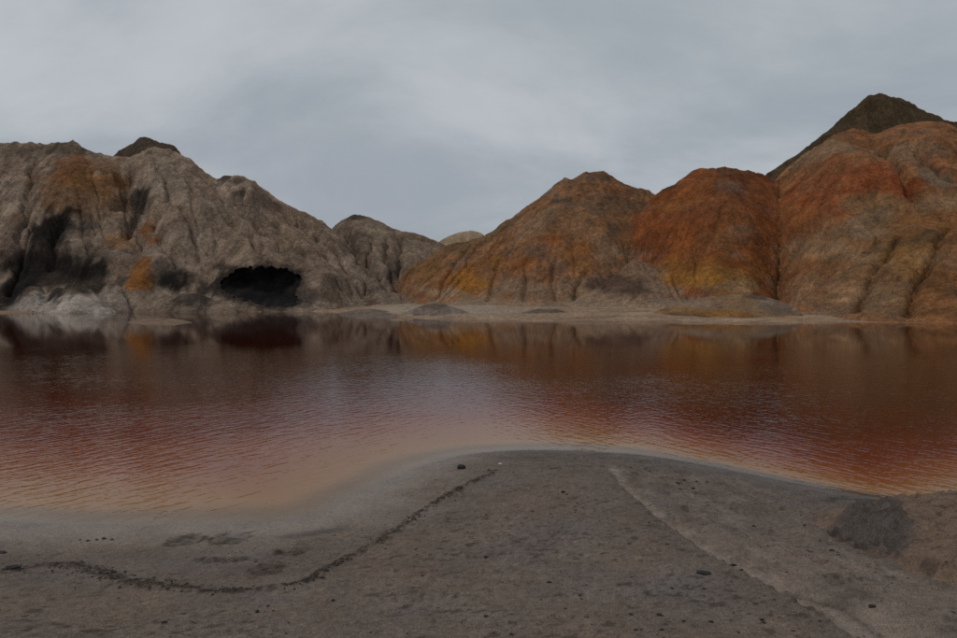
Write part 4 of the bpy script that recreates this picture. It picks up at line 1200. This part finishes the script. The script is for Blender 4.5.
massif('hill', 'large right hand hill of tan clay with a red flank',
     [(742, 293, 101), (764, 296, 89), (785, 300, 79), (805, 307, 71), (838, 315, 65.5), (870, 320, 62.5), (957, 322, 61), (1100, 323, 60), (1300, 323, 60)],
     [(740, 258, 103), (758, 206, 106), (769, 184, 107), (785, 172, 107.5), (800, 161, 108), (815, 149.5, 108), (826, 140, 108), (835, 132, 108.5), (850, 128, 109), (860, 130, 108.5), (870, 133.5, 108), (878, 132.5, 108), (886, 128.5, 107.5), (898, 125, 107), (915, 122.5, 106), (932, 121.5, 105.5), (945, 124, 105), (960, 129, 104), (1010, 142, 101), (1100, 170, 96), (1300, 250, 88)],
     (0.225, 0.122, 0.066), step=0.18, convex=1.35, seed=1700, carve=0.25, foot=0.7, rills=0.75, rill_w=2.6,
     bulges=[(860, 175, 42, 36, 2.6), (930, 150, 26, 22, 1.8), (830, 225, 30, 40, 1.2), (945, 178, 18, 12, 1.6)],
     gullies=[([(868, 140), (885, 150), (903, 170), (916, 196)], 1.5, 1.7), ([(905, 140), (925, 155), (942, 168), (957, 175)], 1.2, 1.2), ([(838, 160), (812, 190), (794, 225)], 1.0, 0.6)],
     patches=[(862, 172, 42, 26, RED, 0.9, 15), (830, 205, 34, 26, RED, 0.85, -35), (808, 240, 20, 40, (0.19, 0.075, 0.034), 0.85, 10), (905, 185, 14, 16, RED, 0.75), (800, 270, 16, 22, (0.18, 0.075, 0.036), 0.75),
              (855, 160, 40, 9, (0.22, 0.115, 0.06), 0.6, -12), (865, 212, 32, 20, (0.195, 0.128, 0.075), 0.85, -20), (845, 240, 26, 26, (0.185, 0.12, 0.072), 0.75, -30), (880, 222, 16, 10, (0.12, 0.092, 0.068), 0.6, -40),  # last patch paints the dark of a crease
              (820, 150, 30, 12, (0.21, 0.145, 0.10), 0.6, -35), (845, 137, 14, 6, (0.13, 0.085, 0.05), 0.6), (900, 138, 26, 10, (0.20, 0.115, 0.065), 0.6), (940, 128, 26, 6, (0.19, 0.095, 0.048), 0.6), (925, 148, 22, 14, (0.205, 0.145, 0.105), 0.6), (950, 145, 16, 12, (0.17, 0.082, 0.042), 0.7),
              (942, 178, 18, 11, (0.165, 0.135, 0.108), 0.85), (928, 166, 12, 5, (0.075, 0.06, 0.05), 0.8, -15), (955, 168, 10, 5, (0.08, 0.062, 0.05), 0.7), (825, 262, 26, 26, (0.205, 0.12, 0.066), 0.7, -35), (785, 285, 16, 14, (0.19, 0.09, 0.048), 0.6), (810, 290, 24, 12, (0.24, 0.15, 0.09), 0.6, 30), (868, 225, 30, 14, (0.235, 0.185, 0.14), 0.7, -25), (842, 252, 18, 22, (0.23, 0.17, 0.125), 0.6, -35), (905, 150, 18, 12, (0.24, 0.175, 0.125), 0.6), (830, 148, 16, 9, (0.235, 0.17, 0.12), 0.6), (800, 215, 8, 26, (0.24, 0.105, 0.045), 0.7, 15)],  # small dark patches by the grey lobe paint its overhang shade
     streak=(0.195, 0.088, 0.044))

massif('spur', 'low tan and ochre spur running down to the water at right',
     [(792, 312, 66.5), (820, 317, 63.5), (850, 321, 60), (890, 324, 57), (957, 325.8, 54.8), (1100, 326, 54.5), (1300, 326, 54.5)],
     [(796, 306, 69), (812, 297, 71), (830, 284, 74), (850, 267, 77), (868, 251, 79.5), (884, 237, 81.5), (898, 223, 83.5), (912, 210, 85), (925, 201, 86), (940, 193, 87), (957, 184, 88), (985, 168, 88.5), (1040, 155, 89), (1120, 165, 88), (1300, 230, 84)],
     (0.215, 0.112, 0.052), step=0.16, convex=1.3, seed=1800, carve=0.35, foot=0.2, rills=0.7, rill_w=2.2,
     bulges=[(930, 240, 34, 26, 1.4), (880, 275, 26, 22, 0.9)],
     gullies=[([(905, 225), (888, 255), (868, 285), (856, 310)], 1.0, 0.8), ([(957, 215), (935, 250), (915, 285), (908, 315)], 0.9, 0.7)],
     patches=[(925, 225, 36, 14, (0.19, 0.10, 0.042), 0.7, -35), (940, 205, 26, 9, (0.205, 0.15, 0.105), 0.7, -25), (905, 250, 22, 9, (0.105, 0.075, 0.042), 0.6, -30), (945, 240, 20, 9, (0.095, 0.064, 0.036), 0.6, -20), (850, 285, 22, 20, (0.225, 0.15, 0.10), 0.7, -40), (835, 300, 24, 12, (0.225, 0.155, 0.11), 0.6),
              (880, 285, 18, 18, (0.13, 0.088, 0.055), 0.6), (940, 285, 40, 18, (0.15, 0.078, 0.034), 0.7), (900, 308, 60, 8, (0.15, 0.09, 0.05), 0.6), (890, 270, 20, 12, (0.20, 0.13, 0.075), 0.5), (930, 310, 40, 6, (0.17, 0.085, 0.035), 0.5), (915, 262, 24, 10, (0.25, 0.145, 0.055), 0.7, -30), (870, 300, 26, 10, (0.245, 0.175, 0.12), 0.65, -20), (945, 262, 16, 10, (0.235, 0.165, 0.11), 0.6), (950, 225, 14, 9, (0.25, 0.13, 0.045), 0.7, -25)],
     streak=(0.200, 0.098, 0.045))

# pale fans of washed-out clay at the foot of the left hill
massif('clay_fan', 'pale clay fan nearest the left edge at the foot of the grey hill', [(2, 308.5, 94.5), (24, 310.5, 92.5), (48, 310, 93)], [(4, 306, 96), (14, 298, 96.5), (24, 286, 97), (32, 279, 97), (36, 279, 97), (40, 286, 97), (46, 305, 95)],
     PALE, step=0.12, seed=2000, carve=0.4, spurs=0.35, rills=0.5, rill_w=1.1, sink=0.4, rough=0.6, patches=[(33, 281, 9, 10, (0.06, 0.05, 0.045), 0.8), (30, 292, 8, 5, (0.16, 0.13, 0.11), 0.5)])
massif('clay_fan', 'narrow clay fan squeezed between its two bigger pale neighbours', [(30, 309.5, 93.5), (50, 310.5, 92.5), (72, 310, 93)], [(32, 307, 96), (44, 297, 96.5), (53, 288, 97), (58, 284, 97), (62, 288, 97), (68, 300, 96)],
     (0.32, 0.305, 0.30), step=0.12, seed=2010, carve=0.4, spurs=0.35, rills=0.6, rill_w=1.1, sink=0.4, rough=0.6, patches=[(57, 287, 10, 9, (0.06, 0.05, 0.045), 0.85)])
massif('clay_fan', 'widest and palest clay fan at the foot of the left hill', [(34, 310.2, 92), (70, 311.2, 90.5), (112, 310.8, 91)], [(38, 308, 94), (52, 300, 95), (62, 291, 96), (69, 285, 96.5), (76, 285, 96.5), (82, 292, 96), (92, 301, 95), (108, 309.5, 93)],
     (0.39, 0.38, 0.38), step=0.12, seed=2020, carve=0.4, spurs=0.35, rills=0.5, rill_w=1.2, sink=0.4, rough=0.6, patches=[(72, 286, 12, 6, (0.10, 0.085, 0.07), 0.75), (72, 293, 12, 5, (0.19, 0.16, 0.13), 0.5)])
massif('clay_fan', 'slanting pale clay fan to the right of the widest one', [(74, 309, 94.5), (92, 310, 93.5), (116, 310, 93.5)], [(74, 292, 97), (79, 284, 97.5), (84, 281, 97.5), (90, 287, 97.5), (100, 299, 96.5), (112, 308, 95)],
     (0.34, 0.32, 0.315), step=0.12, seed=2030, carve=0.4, spurs=0.35, rills=0.6, rill_w=1.0, sink=0.4, rough=0.7, patches=[(84, 284, 10, 9, (0.05, 0.042, 0.038), 0.85)])
massif('clay_fan', 'stubby grey clay fan below the orange stain', [(98, 308.5, 96), (114, 309.5, 95.5), (128, 309, 96)], [(98, 298, 98), (104, 284, 99), (112, 277, 99.5), (120, 285, 99), (127, 304, 97)],
     (0.26, 0.235, 0.22), step=0.12, seed=2040, carve=0.5, spurs=0.35, rills=0.8, rill_w=1.0, sink=0.4, patches=[(112, 281, 10, 9, (0.07, 0.058, 0.05), 0.8)])
massif('clay_mound', 'rounded grey clay mound left of the dark cave, the smaller of two', [(134, 309.8, 95.5), (158, 310.6, 94), (184, 310.2, 94.5)], [(136, 308, 97), (145, 300, 98), (154, 293, 98.5), (162, 291.5, 98.5), (170, 296, 98), (182, 308, 96.5)],
     (0.185, 0.155, 0.132), step=0.13, seed=2050, carve=0.6, spurs=0.35, rills=0.8, rill_w=1.2, sink=0.4)
massif('clay_mound', 'broad grey clay mound directly left of the dark cave', [(158, 310.2, 94), (192, 311.2, 92.5), (236, 310.6, 93)], [(162, 308, 96), (174, 299, 97), (185, 293, 97.5), (198, 293, 97.5), (212, 298.5, 97), (234, 309, 94.5)],
     (0.195, 0.165, 0.142), step=0.13, seed=2060, carve=0.6, spurs=0.35, rills=0.9, rill_w=1.3, sink=0.4)
massif('clay_mound', 'dark low clay mound on the waterline by the left edge', [(-40, 313.5, 91), (0, 313.5, 91.5), (30, 312.5, 92.5)], [(-40, 300, 95), (-10, 303, 95), (4, 306, 95), (18, 309, 94.5), (28, 311.5, 94)],
     (0.055, 0.046, 0.04), step=0.13, seed=2070, spurs=0.35, rills=0.6, rill_w=1.3, sink=0.4)
build_massifs()
# low mounds and bars on the far shore
hill('clay_mound', 'low grey brown mound on the pale apron below the valley gap', [(396, 317.6, 74.5), (435, 318.8, 72), (486, 319.4, 71)], [(398, 316, 76), (412, 309.5, 77), (425, 304.5, 78), (436, 302.5, 78), (448, 305, 78), (464, 310.5, 77), (484, 318, 74)],
     (0.215, 0.195, 0.185), step=0.13, seed=2080, spurs=0.35, rills=0.4, rill_w=1.3, sink=0.4, patches=[(430, 306, 18, 4, (0.085, 0.068, 0.058), 0.6), (470, 315, 14, 5, (0.21, 0.175, 0.145), 0.6)])
hill('clay_mound', 'flat dark grey mound on the waterline below the central hill', [(500, 320, 71), (545, 321.2, 69), (592, 321.4, 68.5)], [(504, 318.5, 73), (520, 312.5, 74), (538, 309, 75), (556, 309, 75), (572, 313, 74), (590, 320, 71)],
     (0.215, 0.195, 0.185), step=0.13, seed=2090, spurs=0.35, rills=0.4, rill_w=1.3, sink=0.4, patches=[(545, 312, 24, 4, (0.085, 0.068, 0.058), 0.6)])
hill('clay_mound', 'broad low clay dome with an ochre front below the rust hill', [(640, 321.6, 66.5), (680, 323.2, 63), (740, 324, 61.3), (822, 323.4, 62)], [(644, 316, 71), (664, 308, 72), (690, 300, 73), (712, 296, 74), (740, 293.5, 74.5), (762, 295.5, 74), (785, 303, 72), (804, 313, 69), (820, 322, 65)],
     (0.245, 0.175, 0.11), step=0.13, seed=2100, spurs=0.35, rills=0.4, rill_w=1.6, sink=0.4, rough=0.7,
     patches=[(700, 302, 30, 6, (0.25, 0.215, 0.19), 0.8), (780, 306, 24, 10, (0.24, 0.21, 0.185), 0.8), (715, 317, 52, 9, (0.23, 0.12, 0.035), 0.9), (690, 317, 18, 6, (0.105, 0.085, 0.07), 0.6), (745, 320, 22, 4, (0.19, 0.115, 0.038), 0.7), (725, 301, 34, 5, (0.215, 0.135, 0.08), 0.6), (785, 312, 22, 9, (0.145, 0.115, 0.09), 0.6), (758, 297, 16, 4, (0.085, 0.066, 0.055), 0.85)])
hill('sandbar', 'pale low sandbar in the water before the left hill', [(126, 323.5, 58), (150, 328, 50.5), (176, 328, 50.5), (194, 324.5, 56)], [(128, 322, 60.2), (145, 318.6, 65), (160, 318, 66), (176, 319, 65), (192, 322, 60.5)],
     (0.24, 0.19, 0.15), step=0.12, seed=2110, spurs=0.35, rills=0.1, sink=0.12, rough=0.15, convex=2.2, back=0.5)
hill('sandbar', 'dark flat bank on the waterline below the small valley', [(338, 316, 78.5), (362, 320, 66.8), (392, 319.6, 68), (412, 318, 72)], [(340, 313, 84), (356, 309.5, 85), (372, 308.5, 85), (390, 311.5, 83), (410, 316, 77)],
     (0.18, 0.16, 0.15), step=0.12, seed=2120, spurs=0.35, rills=0.3, sink=0.12, rough=0.4, convex=1.8, back=0.6)


# ------------------------------------------------------------------ stones and crumbs on the near bank
def lump_verts(seed, sub=1, jag=0.28):
    import bmesh
    bm = bmesh.new()
    bmesh.ops.create_icosphere(bm, subdivisions=sub, radius=1.0)
    r = random.Random(seed)
    for v in bm.verts:
        v.co *= 1 + r.uniform(-jag, jag)
    vs_ = np.array([v.co[:] for v in bm.verts]); bm.verts.index_update()
    fs = np.array([[v.index for v in f.verts] for f in bm.faces])
    bm.free()
    return vs_, fs


def stone(px, py, w_px, label, flat=0.6, group=None, mat=None, seed=0, long=1.0, name='stone', cat='stone'):
    x, y = on_bank(px, py)
    r = 0.85 * w_px * y / F_PX / 2
    v, f = lump_verts(seed + 50, 2, 0.2)
    rr = random.Random(seed)
    a = rr.uniform(-0.5, 0.5)
    v = v * np.array([r * long, r * rr.uniform(0.7, 1.0), r * flat])
    v = v @ np.array([[math.cos(a), math.sin(a), 0], [-math.sin(a), math.cos(a), 0], [0, 0, 1]])
    me = bpy.data.meshes.new(name)
    me.from_pydata(v.tolist(), [], f.tolist())
    me.materials.append(mat or MAT_STONE)
    o = bpy.data.objects.new(name, me)
    o.location = (x, y, bank_z(x, y) + r * flat * 0.45)
    COL.objects.link(o)
    tag(o, label, cat, group)
    return o


G1 = 'small dark clods scattered on the bank'
stone(461.5, 469, 9.5, 'dark angular stone alone at the water edge of the bank tip', 0.75, seed=1)
stone(500, 464, 4, 'tiny white pebble near the water at the tip of the bank', 0.7, mat=MAT_WHITE, seed=2, name='pebble', cat='pebble')
stone(489, 471, 4.5, 'small dark stone at the upper end of the dark strandline', 0.7, seed=3)
stone(2, 553, 9, 'reddish brown lump on the wet flat at the left edge', 0.4, mat=MAT_CRUMB, seed=4, long=1.3)
stone(13, 570, 13, 'dark flat clod in the debris line by the left edge', 0.4, seed=5, long=1.2)
stone(164, 624, 6, 'dark curved clod below the strandline near the bottom left', 0.5, seed=6, long=1.3)
stone(333, 601, 4.5, 'round dark clod just below the lowest bend of the strandline', 0.7, seed=7)
for k, (px, py, w) in enumerate(((268, 605, 4), (273, 610, 3), (257, 612, 5))):
    stone(px, py, w, 'one of three tiny dark clods clustered under the strandline', 0.6, G1, seed=10 + k)
stone(733, 561, 8, 'long dark clod lying on the pale runnel floor', 0.4, seed=15, long=1.4)
stone(704, 573, 13, 'flat dark clod left of the pale runnel', 0.35, seed=16, long=1.3)
stone(754, 526, 4.5, 'single dark clod on the bank above the middle of the runnel', 0.6, seed=17)
for k, (px, py, w) in enumerate(((811, 553, 5.5), (832, 551, 5.5), (838, 559, 4))):
    stone(px, py, w, 'one of three dark flat clods below the tip of the dark hummock', 0.45, G1, seed=20 + k, long=1.2)
stone(872, 605, 7, 'dark clod alone on the pale silt at lower right', 0.6, seed=24, long=1.2)
stone(897, 508, 4, 'small dark stone on the brown hummock nearest the water', 0.7, seed=25)
for k, (px, py, w, lb) in enumerate((
        (549, 581, 5, 'dark clod in the very middle of the bare grey bank'), (631, 614, 5, 'dark clod of the bottom middle group, farthest left and highest'),
        (660, 614, 7, 'largest dark clod of the bottom middle group left of the runnel'), (711, 622, 6, 'dark clod of the bottom group, nearest the pale runnel'),
        (672, 588, 4, 'small dark clod below the flat clod beside the runnel, left of the pair'), (704, 588, 4, 'small dark clod below the flat clod beside the runnel, right of the pair'),
        (662, 631, 5, 'dark clod at the bottom edge under the largest one'), (636, 629, 4.5, 'dark clod at the bottom edge, leftmost of its row'),
        (684, 622, 4.5, 'dark clod in the bottom group between the largest and the runnel'), (486, 559, 5, 'dark clod on the bank below the strandline, upper of two in line'),
        (486, 615, 5, 'dark clod on the bank below the strandline, lower of two in line'), (762, 620, 4.5, 'dark clod just left of the pale runnel near the bottom edge'),
        (820, 621, 4, 'dark clod lying in the lower end of the pale runnel'), (580, 594, 4, 'small dark clod right of and below the middle of the bank'))):
    stone(px, py, w, lb, 0.5, G1, seed=30 + k, long=1.15)
for k, (px, py, w) in enumerate(((563, 494, 5), (567, 497, 4), (558, 496, 3))):
    stone(px, py, w, 'one of three dark clods huddled on the bank tip', 0.6, G1, seed=50 + k)
for k, (px, py, w) in enumerate(((678, 484, 5), (684, 481, 4), (696, 483, 6), (707, 483, 4), (680, 490, 3.5), (693, 489, 4))):
    stone(px, py, w, 'dark clod in the loose row right of the runnel head', 0.5, G1, seed=60 + k)
for k, (px, py, w) in enumerate(((88, 541, 4.5), (97, 540, 4), (104, 539, 5), (112, 540, 4), (80, 540, 3))):
    stone(px, py, w, 'small dark lump in the short row on the wet left flat', 0.5, G1, seed=70 + k)


def scatter(name, label, pts, sizes, mat, seed, flat=(0.35, 0.8), protos=5):
    r = np.random.default_rng(seed)
    P_, F_ = [], []
    off = 0
    pr = [lump_verts(seed + k, 1, 0.3) for k in range(protos)]
    # 20-sided lumps
    for (x, y), s in zip(pts, sizes):
        v, f = pr[r.integers(protos)]
        a = r.uniform(0, 6.28); fl = r.uniform(*flat)
        sc = s * np.array([r.uniform(0.8, 1.5), r.uniform(0.6, 1.0), fl])
        w = v * sc
        w = np.stack([w[:, 0] * math.cos(a) - w[:, 1] * math.sin(a), w[:, 0] * math.sin(a) + w[:, 1] * math.cos(a), w[:, 2]], -1)
        w = w + np.array([x, y, bank_z(x, y) + s * fl * 0.3])
        P_.append(w); F_.append(f + off); off += len(v)
    me = bpy.data.meshes.new(name)
    V = np.vstack(P_); Fc = np.vstack(F_)
    me.from_pydata(V.tolist(), [], Fc.tolist())
    me.materials.append(mat)
    o = bpy.data.objects.new(name, me)
    COL.objects.link(o)
    tag(o, label, kind='stuff')
    return o


r0 = np.random.default_rng(11)
pts, sz = [], []
for L_, n, sp in ((STRAND, 900, 0.026), (STRAND2, 520, 0.06)):
    i = r0.integers(0, len(L_) - 1, n); f = r0.random(n)[:, None]
    p = L_[i] * (1 - f) + L_[i + 1] * f
    off = r0.normal(0, sp, (n, 2)) * (0.6 + 0.8 * r0.random((n, 1)))
    keep = perlin(p[:, 0] * 2.5, p[:, 1] * 2.5, 501) > -0.28
    for q_, k in zip(p + off, keep):
        if k:
            pts.append(q_); sz.append(0.003 + 0.011 * r0.random() ** 2.2)
scatter('strandline_debris', 'dark crumbly debris washed up in a line along the bank', pts, sz, MAT_CRUMB, 600)
pts, sz = [], []
while len(pts) < 4000:
    y = 3.0 + 7.6 * r0.random() ** 1.3; x = r0.uniform(-0.72, 0.72) * y
    if near_sd(np.array([x]), np.array([y]))[0] < 0.5: continue
    if perlin(x * 0.9, y * 0.9, 503) + 0.5 * perlin(x * 3, y * 3, 505) < r0.uniform(-0.5, 0.6): continue
    pts.append((x, y)); sz.append(0.002 + 0.006 * r0.random() ** 3)
big_p, big_s = [], []
while len(big_p) < 420:
    y = 3.2 + 6.6 * r0.random() ** 1.2; x = r0.uniform(-0.7, 0.7) * y
    if near_sd(np.array([x]), np.array([y]))[0] < 0.6: continue
    if perlin(x * 0.7, y * 0.7, 507) + 0.6 * perlin(x * 2.2, y * 2.2, 509) + 0.25 * (x > 0) < r0.uniform(-0.2, 0.8): continue
    big_p.append((x, y)); big_s.append(0.006 + 0.010 * r0.random() ** 2)
scatter('crumbs', 'flat dark crumbs of dried clay strewn over the near bank', big_p, big_s, MAT_CRUMB, 900, (0.2, 0.45))
half = len(pts) // 2
scatter('grit', 'dark grit sprinkled over the near bank', pts[:half], sz[:half], MAT_CRUMB, 700)
scatter('gravel', 'fine pale brown gravel sprinkled over the near bank', pts[half:], sz[half:], MAT_PEBBLE, 800)
